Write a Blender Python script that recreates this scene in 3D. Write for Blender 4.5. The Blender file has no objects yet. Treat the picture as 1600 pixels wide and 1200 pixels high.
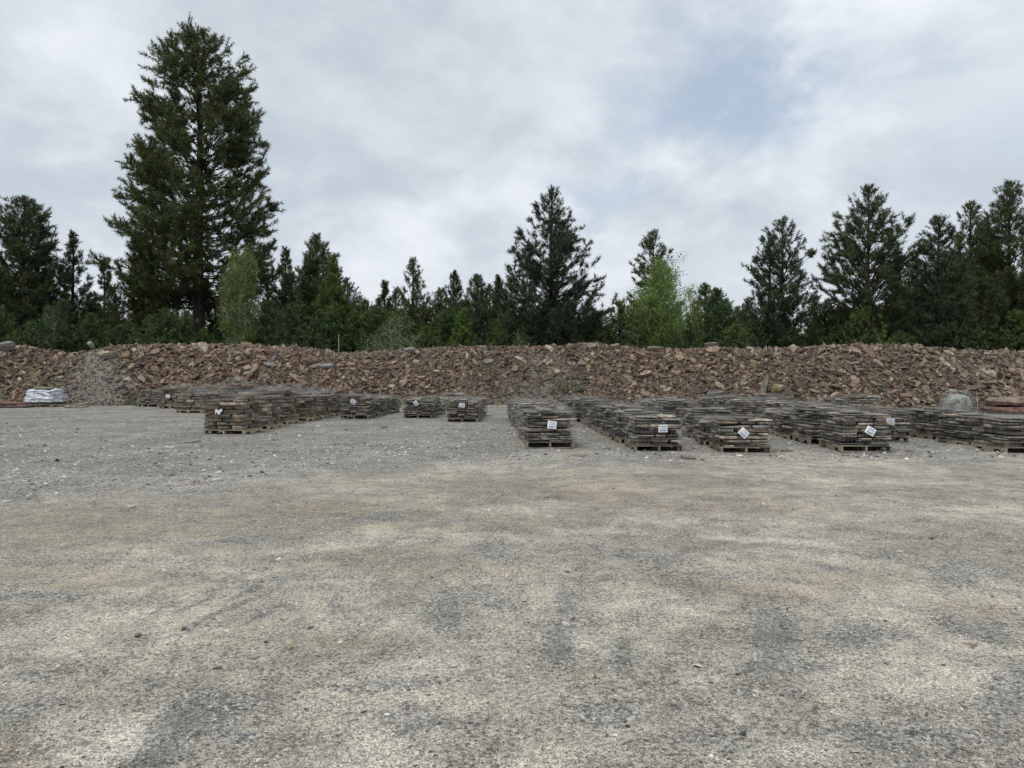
import bpy, math, random
import numpy as np

S = bpy.context.scene
COL = S.collection
R = math.radians

# ------------------------------------------------------------------ camera, sky, sun, exposure
F, HZ, EYE = 1150.0, 585.0, 1.6          # focal length in photo pixels, horizon row, eye height
cam_d = bpy.data.cameras.new("camera"); cam = bpy.data.objects.new("camera", cam_d); COL.objects.link(cam)
cam.location = (0, 0, EYE); cam.rotation_euler = (R(90), 0, 0)
cam_d.sensor_width = 36; cam_d.lens = F / 1600 * 36
cam_d.shift_y = -(600 - HZ) / 1600
cam_d.clip_start = 0.05; cam_d.clip_end = 3000
S.camera = cam
S.view_settings.view_transform = 'Standard'
S.view_settings.look = 'None'
S.view_settings.exposure = 0.26
S.view_settings.gamma = 1.0

SUN_EL, SUN_AZ = 62, 150      # azimuth: degrees, turned so light comes over the left shoulder a little
sun_d = bpy.data.lights.new("sun", 'SUN'); sun = bpy.data.objects.new("sun", sun_d); COL.objects.link(sun)
sun_d.energy = 1.5; sun_d.angle = R(22); sun_d.color = (1.0, 0.96, 0.9)
sun.rotation_euler = (R(90 - SUN_EL), 0, R(-35))

def nn(nt, typ, **kw):
    n = nt.nodes.new(typ)
    for k, v in kw.items():
        setattr(n, k, v)
    return n

def setin(n, **kw):
    for k, v in kw.items():
        n.inputs[k].default_value = v

def math_n(nt, op, a, b=None, c=None, clamp=False):
    n = nn(nt, 'ShaderNodeMath', operation=op); n.use_clamp = clamp
    for i, v in enumerate((a, b, c)):
        if v is None: continue
        if isinstance(v, (int, float)): n.inputs[i].default_value = v
        else: nt.links.new(v, n.inputs[i])
    return n.outputs[0]

def mixc(nt, fac, a, b, blend='MIX'):
    n = nn(nt, 'ShaderNodeMix', data_type='RGBA', blend_type=blend)
    for sock, v in ((n.inputs[0], fac), (n.inputs[6], a), (n.inputs[7], b)):
        if isinstance(v, (int, float)): sock.default_value = v
        elif isinstance(v, (tuple, list)): sock.default_value = (*v[:3], 1)
        else: nt.links.new(v, sock)
    return n.outputs[2]

def noise(nt, vec, scale, detail=4, rough=0.55, dist=0.0, dims='3D'):
    n = nn(nt, 'ShaderNodeTexNoise', noise_dimensions=dims)
    n.inputs['Scale'].default_value = scale; n.inputs['Detail'].default_value = detail
    n.inputs['Roughness'].default_value = rough; n.inputs['Distortion'].default_value = dist
    if vec is not None: nt.links.new(vec, n.inputs['Vector'])
    return n

def mapr(nt, v, a, b, c=0.0, d=1.0, smooth=True):
    n = nn(nt, 'ShaderNodeMapRange', interpolation_type='SMOOTHSTEP' if smooth else 'LINEAR')
    nt.links.new(v, n.inputs[0])
    for i, x in zip((1, 2, 3, 4), (a, b, c, d)): n.inputs[i].default_value = x
    return n.outputs[0]

def make_world():
    w = bpy.data.worlds.new("World"); S.world = w; w.use_nodes = True
    nt = w.node_tree; nt.nodes.clear()
    out = nn(nt, 'ShaderNodeOutputWorld'); bg = nn(nt, 'ShaderNodeBackground')
    bg.inputs[1].default_value = 0.1
    sky = nn(nt, 'ShaderNodeTexSky', sky_type='NISHITA')
    sky.sun_disc = False; sky.sun_elevation = R(SUN_EL); sky.sun_rotation = R(SUN_AZ)
    tc = nn(nt, 'ShaderNodeTexCoord')
    v = tc.outputs['Generated']
    sep = nn(nt, 'ShaderNodeSeparateXYZ'); nt.links.new(v, sep.inputs[0])
    # cloud deck seen in perspective: direction divided by its height above the horizon
    zz = math_n(nt, 'ADD', math_n(nt, 'MAXIMUM', sep.outputs[2], 0.0), 0.42)
    cx = math_n(nt, 'DIVIDE', sep.outputs[0], zz); cy = math_n(nt, 'DIVIDE', sep.outputs[1], zz)
    cmb = nn(nt, 'ShaderNodeCombineXYZ'); nt.links.new(cx, cmb.inputs[0]); nt.links.new(cy, cmb.inputs[1])
    dk = cmb.outputs[0]
    big = noise(nt, dk, 1.1, 5, 0.5, 0.2).outputs[0]
    mid = noise(nt, dk, 3.2, 7, 0.58, 0.25).outputs[0]
    fine = noise(nt, dk, 9, 5, 0.6, 0.2).outputs[0]
    f = math_n(nt, 'ADD', math_n(nt, 'MULTIPLY', big, 0.48), math_n(nt, 'ADD', math_n(nt, 'MULTIPLY', mid, 0.40), math_n(nt, 'MULTIPLY', fine, 0.12)))
    dens = mapr(nt, f, 0.40, 0.61)
    cl = mixc(nt, dens, (4.3, 4.9, 5.55), (7.35, 7.75, 8.1))
    # directional features of this sky
    def blob(px, py, rx, ry, warp=0.3, lo=1.0, hi=0.15):
        d = np.array([px - 800, F, HZ - py], float); d /= np.linalg.norm(d)
        nv = nn(nt, 'ShaderNodeVectorMath', operation='SUBTRACT'); nt.links.new(v, nv.inputs[0]); nv.inputs[1].default_value = tuple(d)
        wn = nn(nt, 'ShaderNodeVectorMath', operation='SUBTRACT')
        nz = noise(nt, dk, 3.4, 7, 0.6, 0.2); nt.links.new(nz.outputs[1], wn.inputs[0]); wn.inputs[1].default_value = (0.5, 0.5, 0.5)
        ws = nn(nt, 'ShaderNodeVectorMath', operation='SCALE'); nt.links.new(wn.outputs[0], ws.inputs[0]); ws.inputs[3].default_value = warp
        ad = nn(nt, 'ShaderNodeVectorMath', operation='ADD'); nt.links.new(nv.outputs[0], ad.inputs[0]); nt.links.new(ws.outputs[0], ad.inputs[1])
        dv = nn(nt, 'ShaderNodeVectorMath', operation='DIVIDE'); nt.links.new(ad.outputs[0], dv.inputs[0]); dv.inputs[1].default_value = (rx / F, 1.0, ry / F)
        ln = nn(nt, 'ShaderNodeVectorMath', operation='LENGTH'); nt.links.new(dv.outputs[0], ln.inputs[0])
        return mapr(nt, ln.outputs[1], lo, hi)
    cl = mixc(nt, math_n(nt, 'MULTIPLY', blob(620, 130, 420, 200, 0.35, 1.25, 0.1), 0.5), cl, (4.3, 4.85, 5.45))
    cl = mixc(nt, math_n(nt, 'MULTIPLY', blob(1420, 170, 300, 150, 0.3), 0.5), cl, (7.6, 8.1, 8.35))
    cl = mixc(nt, math_n(nt, 'MULTIPLY', blob(1560, 250, 160, 110, 0.3), 0.5), cl, (5.2, 5.9, 6.9))
    cl = mixc(nt, mapr(nt, sep.outputs[2], 0.30, 0.02, 0.0, 0.6), cl, (6.9, 7.25, 7.75))
    # thin places where the blue sky shows through the deck
    skc = mixc(nt, 0.7, sky.outputs[0], (4.4, 5.2, 6.3))
    gap = math_n(nt, 'MAXIMUM', blob(1170, 130, 230, 115, 0.36, 1.1, 0.1), math_n(nt, 'MULTIPLY', blob(930, 290, 110, 70, 0.32), 0.55))
    gap = math_n(nt, 'MAXIMUM', gap, math_n(nt, 'MULTIPLY', blob(990, 190, 120, 60, 0.3), 0.5))
    gap = math_n(nt, 'MULTIPLY', gap, mapr(nt, mid, 0.75, 0.48))
    col = mixc(nt, math_n(nt, 'MULTIPLY', gap, 0.9, clamp=True), cl, skc)
    nt.links.new(col, bg.inputs[0]); nt.links.new(bg.outputs[0], out.inputs[0])
make_world()

# ------------------------------------------------------------------ helpers
def rs(seed): return np.random.RandomState(seed)
def ground_at(px, py):
    y = F * EYE / (py - HZ); return ((px - 800) / F * y, y)
def px_of(x, y): return 800 + F * x / y
def x_at(px, y): return (px - 800) / F * y

def _hash(ix, iy, seed):
    h = (ix.astype(np.int64) * 374761393 + iy.astype(np.int64) * 668265263 + seed * 1442695041) & 0xffffffff
    h = ((h ^ (h >> 13)) * 1274126177) & 0xffffffff
    h = (h ^ (h >> 16)) & 0xffffffff
    return h / 4294967295.0
def vnoise(x, y, seed=0):
    x = np.asarray(x, float); y = np.asarray(y, float)
    ix = np.floor(x); iy = np.floor(y); fx = x - ix; fy = y - iy
    fx = fx * fx * (3 - 2 * fx); fy = fy * fy * (3 - 2 * fy)
    a = _hash(ix, iy, seed); b = _hash(ix + 1, iy, seed); c = _hash(ix, iy + 1, seed); d = _hash(ix + 1, iy + 1, seed)
    return (a * (1 - fx) + b * fx) * (1 - fy) + (c * (1 - fx) + d * fx) * fy
def fbm(x, y, seed=0, oct=4):
    s = 0; a = 0.5; t = 0
    for k in range(oct):
        s = s + a * vnoise(x * 2 ** k + 17.3 * k, y * 2 ** k - 9.1 * k, seed + k); t += a; a *= 0.5
    return s / t

class Geo:
    """collects polygons as arrays, then links them as one mesh"""
    def __init__(s): s.v = []; s.loops = []; s.tot = []; s.mi = []; s.c = []; s.n = 0
    def add(s, verts, faces, mi=0, col=None):
        verts = np.asarray(verts, float).reshape(-1, 3)
        if isinstance(faces, np.ndarray):
            s.loops.append((faces + s.n).ravel()); s.tot.append(np.full(len(faces), faces.shape[1]))
            s.mi.append(np.full(len(faces), mi))
        else:
            for f in faces: s.loops.append(np.array(f) + s.n); s.tot.append(np.array([len(f)]))
            s.mi.append(np.full(len(faces), mi))
        if col is None: col = (1, 1, 1)
        col = np.asarray(col, float)
        if col.ndim == 1: col = np.tile(col, (len(verts), 1))
        s.c.append(col); s.v.append(verts); s.n += len(verts)
    def mesh(s, name, mats, smooth=False):
        me = bpy.data.meshes.new(name)
        v = np.concatenate(s.v); lp = np.concatenate(s.loops).astype(np.int32); tt = np.concatenate(s.tot).astype(np.int32)
        me.vertices.add(len(v)); me.vertices.foreach_set('co', v.astype(np.float32).ravel())
        me.loops.add(len(lp)); me.loops.foreach_set('vertex_index', lp)
        me.polygons.add(len(tt)); st = np.concatenate([[0], np.cumsum(tt)[:-1]]).astype(np.int32)
        me.polygons.foreach_set('loop_start', st)
        try: me.polygons.foreach_set('loop_total', tt)
        except Exception: pass
        me.polygons.foreach_set('material_index', np.concatenate(s.mi).astype(np.int32))
        me.polygons.foreach_set('use_smooth', np.full(len(tt), smooth))
        me.update(calc_edges=True)
        a = me.attributes.new('Col', 'FLOAT_COLOR', 'POINT')
        c = np.concatenate([np.concatenate(s.c), np.ones((len(v), 1))], 1).astype(np.float32)
        a.data.foreach_set('color', c.ravel())
        for m in (mats if isinstance(mats, (list, tuple)) else [mats]): me.materials.append(m)
        me.validate()
        return me
    def build(s, name, mats, parent=None, smooth=False):
        return link(name, s.mesh(name, mats, smooth), parent)

def link(name, data, parent=None):
    o = bpy.data.objects.new(name, data); COL.objects.link(o)
    if parent: o.parent = parent
    return o
def tag(o, label=None, cat=None, group=None, kind=None):
    if label: o['label'] = label
    if cat: o['category'] = cat
    if group: o['group'] = group
    if kind: o['kind'] = kind
    return o
def thing(name, loc, rz=0, label=None, cat=None, group=None):
    o = link(name, None); o.location = loc; o.rotation_euler = (0, 0, rz)
    return tag(o, label, cat, group)
def copy_tree(o, parent=None):
    c = o.copy(); COL.objects.link(c)
    if parent: c.parent = parent
    for ch in KIDS.get(o.name, []): copy_tree(ch, c)
    return c
KIDS = {}
def kids(o, *ch): KIDS.setdefault(o.name, []).extend(ch)

BOXF = np.array([[0, 1, 3, 2], [4, 6, 7, 5], [0, 4, 5, 1], [2, 3, 7, 6], [0, 2, 6, 4], [1, 5, 7, 3]])
def add_box(g, x0, x1, y0, y1, z0, z1, mi=0, col=None):
    v = [(x, y, z) for x in (x0, x1) for y in (y0, y1) for z in (z0, z1)]
    g.add(v, BOXF, mi, col)
def tube(g, pts, rad, k=4, mi=0, col=None, cap=True):
    pts = np.asarray(pts, float); n = len(pts); rad = np.broadcast_to(rad, (n,))
    t = np.gradient(pts, axis=0); t /= np.linalg.norm(t, axis=1)[:, None] + 1e-9
    up = np.array([0, 0, 1.0]) if abs(t[0, 2]) < 0.9 else np.array([1.0, 0, 0])
    a = np.cross(t, up); a /= np.linalg.norm(a, axis=1)[:, None] + 1e-9
    b = np.cross(t, a)
    th = np.arange(k) * 2 * math.pi / k
    v = pts[:, None] + rad[:, None, None] * (np.cos(th)[None, :, None] * a[:, None] + np.sin(th)[None, :, None] * b[:, None])
    i = np.arange(n - 1)[:, None] * k; j = np.arange(k)[None]; j2 = (j + 1) % k
    f = np.stack([i + j, i + j2, i + k + j2, i + k + j], -1).reshape(-1, 4)
    if cap and k == 4:
        f = np.concatenate([f, [[3, 2, 1, 0]], [[(n - 1) * k, (n - 1) * k + 1, (n - 1) * k + 2, (n - 1) * k + 3]]])
    g.add(v.reshape(-1, 3), f, mi, col)

def rot_basis(nrm, ang):
    """orthonormal frames (N,3,3) whose third axis is nrm, spun by ang"""
    nrm = nrm / np.linalg.norm(nrm, axis=1)[:, None]
    h = np.where(np.abs(nrm[:, 2:3]) < 0.95, np.array([[0, 0, 1.0]]), np.array([[1.0, 0, 0]]))
    a = np.cross(h, nrm); a /= np.linalg.norm(a, axis=1)[:, None]
    b = np.cross(nrm, a); c, s_ = np.cos(ang)[:, None], np.sin(ang)[:, None]
    return a * c + b * s_, -a * s_ + b * c, nrm

def slabs(g, r, cen, nrm, size, thick, col, k=6, elong=2.0):
    """many irregular stone plates at once"""
    N = len(cen)
    a, b, c = rot_basis(nrm, r.uniform(0, 6.28, N))
    th = (np.arange(k)[None] + r.uniform(-0.32, 0.32, (N, k))) * 2 * math.pi / k
    rad = r.uniform(0.62, 1.15, (N, k)) * size[:, None] * 0.5
    el = r.uniform(1, elong, N)[:, None]
    x = np.cos(th) * rad * el; y = np.sin(th) * rad / np.sqrt(el)
    sh = r.uniform(0.80, 1.02, (N, k)); off = r.normal(0, 0.05, (N, 2)) * size[:, None]
    tz = thick[:, None] * r.uniform(0.35, 0.62, (N, k)); bz = -thick[:, None] * r.uniform(0.35, 0.62, (N, k))
    top = cen[:, None] + (x * sh + off[:, :1])[..., None] * a[:, None] + (y * sh + off[:, 1:])[..., None] * b[:, None] + tz[..., None] * c[:, None]
    bot = cen[:, None] + x[..., None] * a[:, None] + y[..., None] * b[:, None] + bz[..., None] * c[:, None]
    v = np.concatenate([top, bot], 1).reshape(-1, 3)
    base = np.arange(N)[:, None] * 2 * k
    j = np.arange(k)[None]; j2 = (j + 1) % k
    # top as a fan of quads/tris: use polygon with k corners
    ft = base + j; fb = base + k + j[:, ::-1]
    q = np.stack([base + k + j, base + k + j2, base + j2, base + j], -1).reshape(-1, 4)
    cc = np.repeat(col, 2 * k, axis=0)
    n0 = g.n
    g.add(v, ft, 0, cc)
    g.loops.append((fb + n0).ravel()); g.tot.append(np.full(N, k)); g.mi.append(np.zeros(N))
    g.loops.append((q + n0).ravel()); g.tot.append(np.full(len(q), 4)); g.mi.append(np.zeros(len(q)))

# ------------------------------------------------------------------ materials
def new_mat(name, rough=0.9, spec=0.3):
    m = bpy.data.materials.new(name); m.use_nodes = True; nt = m.node_tree
    b = nt.nodes['Principled BSDF']; b.inputs['Roughness'].default_value = rough
    b.inputs['Specular IOR Level'].default_value = spec
    return m, nt, b
def bump(nt, b, h, strength, dist=0.02):
    bp = nn(nt, 'ShaderNodeBump'); bp.inputs['Strength'].default_value = strength; bp.inputs['Distance'].default_value = dist
    nt.links.new(h, bp.inputs['Height']); nt.links.new(bp.outputs[0], b.inputs['Normal'])

def rock_mat(name, source, scale=6.0, lich=0.25):
    m, nt, b = new_mat(name, 0.88, 0.25)
    tc = nn(nt, 'ShaderNodeTexCoord'); v = tc.outputs['Object']
    if source == 'attr':
        a = nn(nt, 'ShaderNodeVertexColor', layer_name='Col').outputs[0]
    elif source == 'object':
        a = nn(nt, 'ShaderNodeObjectInfo').outputs['Color']
    oi = nn(nt, 'ShaderNodeObjectInfo')
    n1 = noise(nt, v, scale, 5, 0.62); n2 = noise(nt, v, scale * 6, 3, 0.6); n3 = noise(nt, v, scale * 0.6, 3, 0.5)
    c = mixc(nt, 1.0, a, mixc(nt, mapr(nt, n1.outputs[0], 0.32, 0.68), (0.55, 0.55, 0.56), (1.45, 1.4, 1.35)), 'MULTIPLY')
    c = mixc(nt, math_n(nt, 'MULTIPLY', mapr(nt, n3.outputs[0], 0.52, 0.68), lich), c, (0.24, 0.22, 0.17))
    c = mixc(nt, 1.0, c, mixc(nt, mapr(nt, n2.outputs[0], 0.3, 0.7), (0.72, 0.72, 0.72), (1.28, 1.28, 1.28)), 'MULTIPLY')
    rv = math_n(nt, 'MULTIPLY_ADD', oi.outputs['Random'], 0.7, 0.65)
    if source == 'attr':
        vm = nn(nt, 'ShaderNodeVectorMath', operation='SCALE'); nt.links.new(c, vm.inputs[0]); nt.links.new(rv, vm.inputs[3]); c = vm.outputs[0]
    nt.links.new(c, b.inputs['Base Color'])
    bump(nt, b, math_n(nt, 'ADD', n1.outputs[0], math_n(nt, 'MULTIPLY', n2.outputs[0], 0.4)), 0.6, 0.03)
    return m

M_RUBBLE = rock_mat('rubble_stone', 'attr', 5.0, 0.15)
M_SLAB = rock_mat('slab_stone', 'object', 5.0, 0.2)
M_STONE = rock_mat('stacked_stone', 'attr', 7.0, 0.3)

def simple(name, col, rough=0.85, var=0.3, scale=12, spec=0.3, metal=0.0, stretch=None):
    m, nt, b = new_mat(name, rough, spec)
    tc = nn(nt, 'ShaderNodeTexCoord'); v = tc.outputs['Object']
    if stretch:
        mp = nn(nt, 'ShaderNodeMapping'); mp.inputs['Scale'].default_value = stretch; nt.links.new(v, mp.inputs[0]); v = mp.outputs[0]
    n1 = noise(nt, v, scale, 5, 0.6)
    lo = tuple(x * (1 - var) for x in col); hi = tuple(min(1, x * (1 + var)) for x in col)
    c = mixc(nt, mapr(nt, n1.outputs[0], 0.3, 0.7), lo, hi)
    oi = nn(nt, 'ShaderNodeObjectInfo')
    vm = nn(nt, 'ShaderNodeVectorMath', operation='SCALE'); nt.links.new(c, vm.inputs[0])
    nt.links.new(math_n(nt, 'MULTIPLY_ADD', oi.outputs['Random'], 0.4, 0.8), vm.inputs[3])
    nt.links.new(vm.outputs[0], b.inputs['Base Color'])
    b.inputs['Metallic'].default_value = metal
    bump(nt, b, n1.outputs[0], 0.3, 0.01)
    return m
M_WOOD = simple('weathered_pallet_wood', (0.27, 0.235, 0.175), 0.85, 0.45, 9, stretch=(1, 8, 8))
M_WOODPALE = simple('pale_pallet_wood', (0.42, 0.35, 0.24), 0.85, 0.35, 9, stretch=(1, 8, 8))
M_WIRE = simple('galvanised_wire', (0.26, 0.27, 0.27), 0.5, 0.2, 20, 0.5, 0.35)
M_PAPER = simple('white_paper', (0.78, 0.80, 0.85), 0.6, 0.05, 20)
M_INK = simple('grey_print', (0.22, 0.24, 0.32), 0.7, 0.1, 20)
M_PLASTIC = simple('white_stretch_film', (0.56, 0.58, 0.63), 0.3, 0.4, 6, 0.6)
M_BARK = simple('pine_bark', (0.045, 0.038, 0.032), 0.95, 0.45, 4, 0.1, stretch=(3, 3, 0.6))
M_ASPENBARK = simple('pale_bark', (0.30, 0.30, 0.25), 0.85, 0.3, 5, 0.2)
M_BIRCHBARK = simple('white_birch_bark', (0.52, 0.51, 0.46), 0.8, 0.35, 5, 0.2)
M_STAKE = simple('pale_yellow_wood', (0.33, 0.31, 0.19), 0.85, 0.2, 8)

def leaf_mat(name, col, trans=0.15, var=0.45):
    m = bpy.data.materials.new(name); m.use_nodes = True; nt = m.node_tree; nt.nodes.clear()
    out = nn(nt, 'ShaderNodeOutputMaterial')
    a = nn(nt, 'ShaderNodeVertexColor', layer_name='Col').outputs[0]
    oi = nn(nt, 'ShaderNodeObjectInfo')
    c = mixc(nt, 1.0, a, col, 'MULTIPLY')
    sh = mixc(nt, oi.outputs['Random'], (1 - var * 0.6, 1 - var * 0.5, 1 - var * 0.1), (1 + var * 0.5, 1 + var * 0.35, 1 - var * 0.2))
    c = mixc(nt, 1.0, c, sh, 'MULTIPLY')
    d = nn(nt, 'ShaderNodeBsdfDiffuse'); nt.links.new(c, d.inputs[0])
    t = nn(nt, 'ShaderNodeBsdfTranslucent'); nt.links.new(c, t.inputs[0])
    g = nn(nt, 'ShaderNodeBsdfGlossy'); g.inputs[1].default_value = 0.55; g.inputs[0].default_value = (0.5, 0.55, 0.55, 1)
    mx = nn(nt, 'ShaderNodeMixShader'); mx.inputs[0].default_value = trans
    nt.links.new(d.outputs[0], mx.inputs[1]); nt.links.new(t.outputs[0], mx.inputs[2])
    m2 = nn(nt, 'ShaderNodeMixShader'); m2.inputs[0].default_value = 0.012
    nt.links.new(mx.outputs[0], m2.inputs[1]); nt.links.new(g.outputs[0], m2.inputs[2])
    nt.links.new(m2.outputs[0], out.inputs[0])
    return m
M_NEEDLE = leaf_mat('pine_needles', (0.082, 0.106, 0.052), 0.14)
M_NEEDLE2 = leaf_mat('young_pine_needles', (0.098, 0.148, 0.058), 0.18)
M_LARCH = leaf_mat('larch_needles', (0.13, 0.22, 0.045), 0.25, 0.2)
M_ASPEN = leaf_mat('aspen_leaves', (0.135, 0.175, 0.064), 0.25, 0.25)
M_ASPEN2 = leaf_mat('bright_leaves', (0.17, 0.255, 0.07), 0.3, 0.2)
M_BUSH = leaf_mat('dull_green_leaves', (0.065, 0.10, 0.04), 0.2, 0.2)
M_SAGE = leaf_mat('grey_green_leaves', (0.13, 0.17, 0.085), 0.2, 0.2)

# ------------------------------------------------------------------ ground sheet
def ground_material():
    m, nt, b = new_mat('gravel_yard', 0.95, 0.15)
    tc = nn(nt, 'ShaderNodeTexCoord'); v = tc.outputs['Object']
    m1 = nn(nt, 'ShaderNodeAttribute', attribute_name='masks'); sp = nn(nt, 'ShaderNodeSeparateColor'); nt.links.new(m1.outputs['Color'], sp.inputs[0])
    damp, pale, red = sp.outputs[0], sp.outputs[1], sp.outputs[2]
    m2 = nn(nt, 'ShaderNodeAttribute', attribute_name='masks2'); sp2 = nn(nt, 'ShaderNodeSeparateColor'); nt.links.new(m2.outputs['Color'], sp2.inputs[0])
    grav, olive, forest = sp2.outputs[0], sp2.outputs[1], sp2.outputs[2]
    big = noise(nt, v, 0.55, 6, 0.6, 0.4).outputs[0]
    med = noise(nt, v, 2.6, 6, 0.65, 0.3).outputs[0]
    med2 = noise(nt, v, 7.5, 5, 0.65).outputs[0]
    fine = noise(nt, v, 42, 4, 0.7).outputs[0]
    fine2 = noise(nt, v, 120, 3, 0.7).outputs[0]
    # settled fines over grey chips
    edge = math_n(nt, 'ADD', math_n(nt, 'MULTIPLY', math_n(nt, 'SUBTRACT', med, 0.5), 1.1), math_n(nt, 'MULTIPLY', math_n(nt, 'SUBTRACT', fine, 0.5), 1.5))
    chips_v = nn(nt, 'ShaderNodeTexVoronoi'); chips_v.inputs['Scale'].default_value = 55; nt.links.new(v, chips_v.inputs['Vector'])
    sv = nn(nt, 'ShaderNodeSeparateColor'); nt.links.new(chips_v.outputs['Color'], sv.inputs[0])
    chip_c = mixc(nt, sv.outputs[0], (0.155, 0.147, 0.139), (0.52, 0.495, 0.46))
    chip_c = mixc(nt, mapr(nt, sv.outputs[1], 0.8, 0.95), chip_c, (0.56, 0.55, 0.52))
    fines = mixc(nt, mapr(nt, big, 0.35, 0.65), (0.395, 0.356, 0.304), (0.462, 0.42, 0.366))
    fines = mixc(nt, math_n(nt, 'MULTIPLY', olive, 0.85, clamp=True), fines, (0.29, 0.25, 0.185))
    fines = mixc(nt, math_n(nt, 'MULTIPLY', pale, 0.6, clamp=True), fines, (0.62, 0.592, 0.535))
    cover = math_n(nt, 'ADD', math_n(nt, 'MULTIPLY_ADD', big, 0.75, 0.02), edge)
    cover = math_n(nt, 'ADD', cover, math_n(nt, 'MULTIPLY', pale, 0.25))
    cover = math_n(nt, 'SUBTRACT', cover, math_n(nt, 'MULTIPLY', damp, 0.75))
    cover = math_n(nt, 'SUBTRACT', cover, math_n(nt, 'MULTIPLY', grav, 0.6))
    cov = mapr(nt, cover, 0.12, 0.62)
    worn = noise(nt, v, 1.3, 5, 0.62, 0.8).outputs[0]
    damp2 = math_n(nt, 'ADD', math_n(nt, 'MULTIPLY', damp, mapr(nt, math_n(nt, 'ADD', math_n(nt, 'MULTIPLY', med2, .5), math_n(nt, 'MULTIPLY', fine, .5)), 0.36, 0.56, .45, 1.0)), mapr(nt, worn, 0.54, 0.72, 0.0, 0.4))
    c = mixc(nt, cov, chip_c, fines)
    c = mixc(nt, math_n(nt, 'MULTIPLY', red, mapr(nt, med2, 0.3, 0.75, 0.25, 0.75), clamp=True), c, (0.36, 0.265, 0.205))
    c = mixc(nt, math_n(nt, 'MULTIPLY', damp2, 0.55, clamp=True), c, (0.16, 0.158, 0.155))
    sp_c = mixc(nt, mapr(nt, fine2, 0.38, 0.62), (0.48, 0.48, 0.48), (1.4, 1.4, 1.38))
    c = mixc(nt, 1.0, c, sp_c, 'MULTIPLY')
    c = mixc(nt, 1.0, c, mixc(nt, mapr(nt, fine, 0.36, 0.64), (0.66, 0.66, 0.655), (1.24, 1.24, 1.22)), 'MULTIPLY')
    c = mixc(nt, 1.0, c, mixc(nt, mapr(nt, big, 0.36, 0.64), (0.84, 0.84, 0.83), (1.12, 1.115, 1.1)), 'MULTIPLY')
    c = mixc(nt, 1.0, c, mixc(nt, mapr(nt, med, 0.32, 0.68), (0.80, 0.80, 0.79), (1.12, 1.12, 1.11)), 'MULTIPLY')
    c = mixc(nt, 1.0, c, mixc(nt, mapr(nt, med2, 0.36, 0.64), (0.88, 0.875, 0.87), (1.09, 1.09, 1.08)), 'MULTIPLY')
    c = mixc(nt, math_n(nt, 'MULTIPLY', grav, 0.8), c, mixc(nt, 1.0, c, (0.88, 0.885, 0.89), 'MULTIPLY'))
    fl = mixc(nt, med, (0.05, 0.06, 0.025), (0.11, 0.09, 0.05))
    c = mixc(nt, forest, c, fl)
    nt.links.new(c, b.inputs['Base Color'])
    h = math_n(nt, 'ADD', math_n(nt, 'MULTIPLY', fine, 0.5), math_n(nt, 'MULTIPLY', fine2, 0.3))
    h = math_n(nt, 'ADD', h, math_n(nt, 'MULTIPLY', chips_v.outputs['Distance'], math_n(nt, 'MULTIPLY_ADD', grav, -0.9, -0.3)))
    h = math_n(nt, 'ADD', h, math_n(nt, 'MULTIPLY', med2, 1.2))
    bump(nt, b, h, 0.75, 0.02)
    return m

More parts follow.
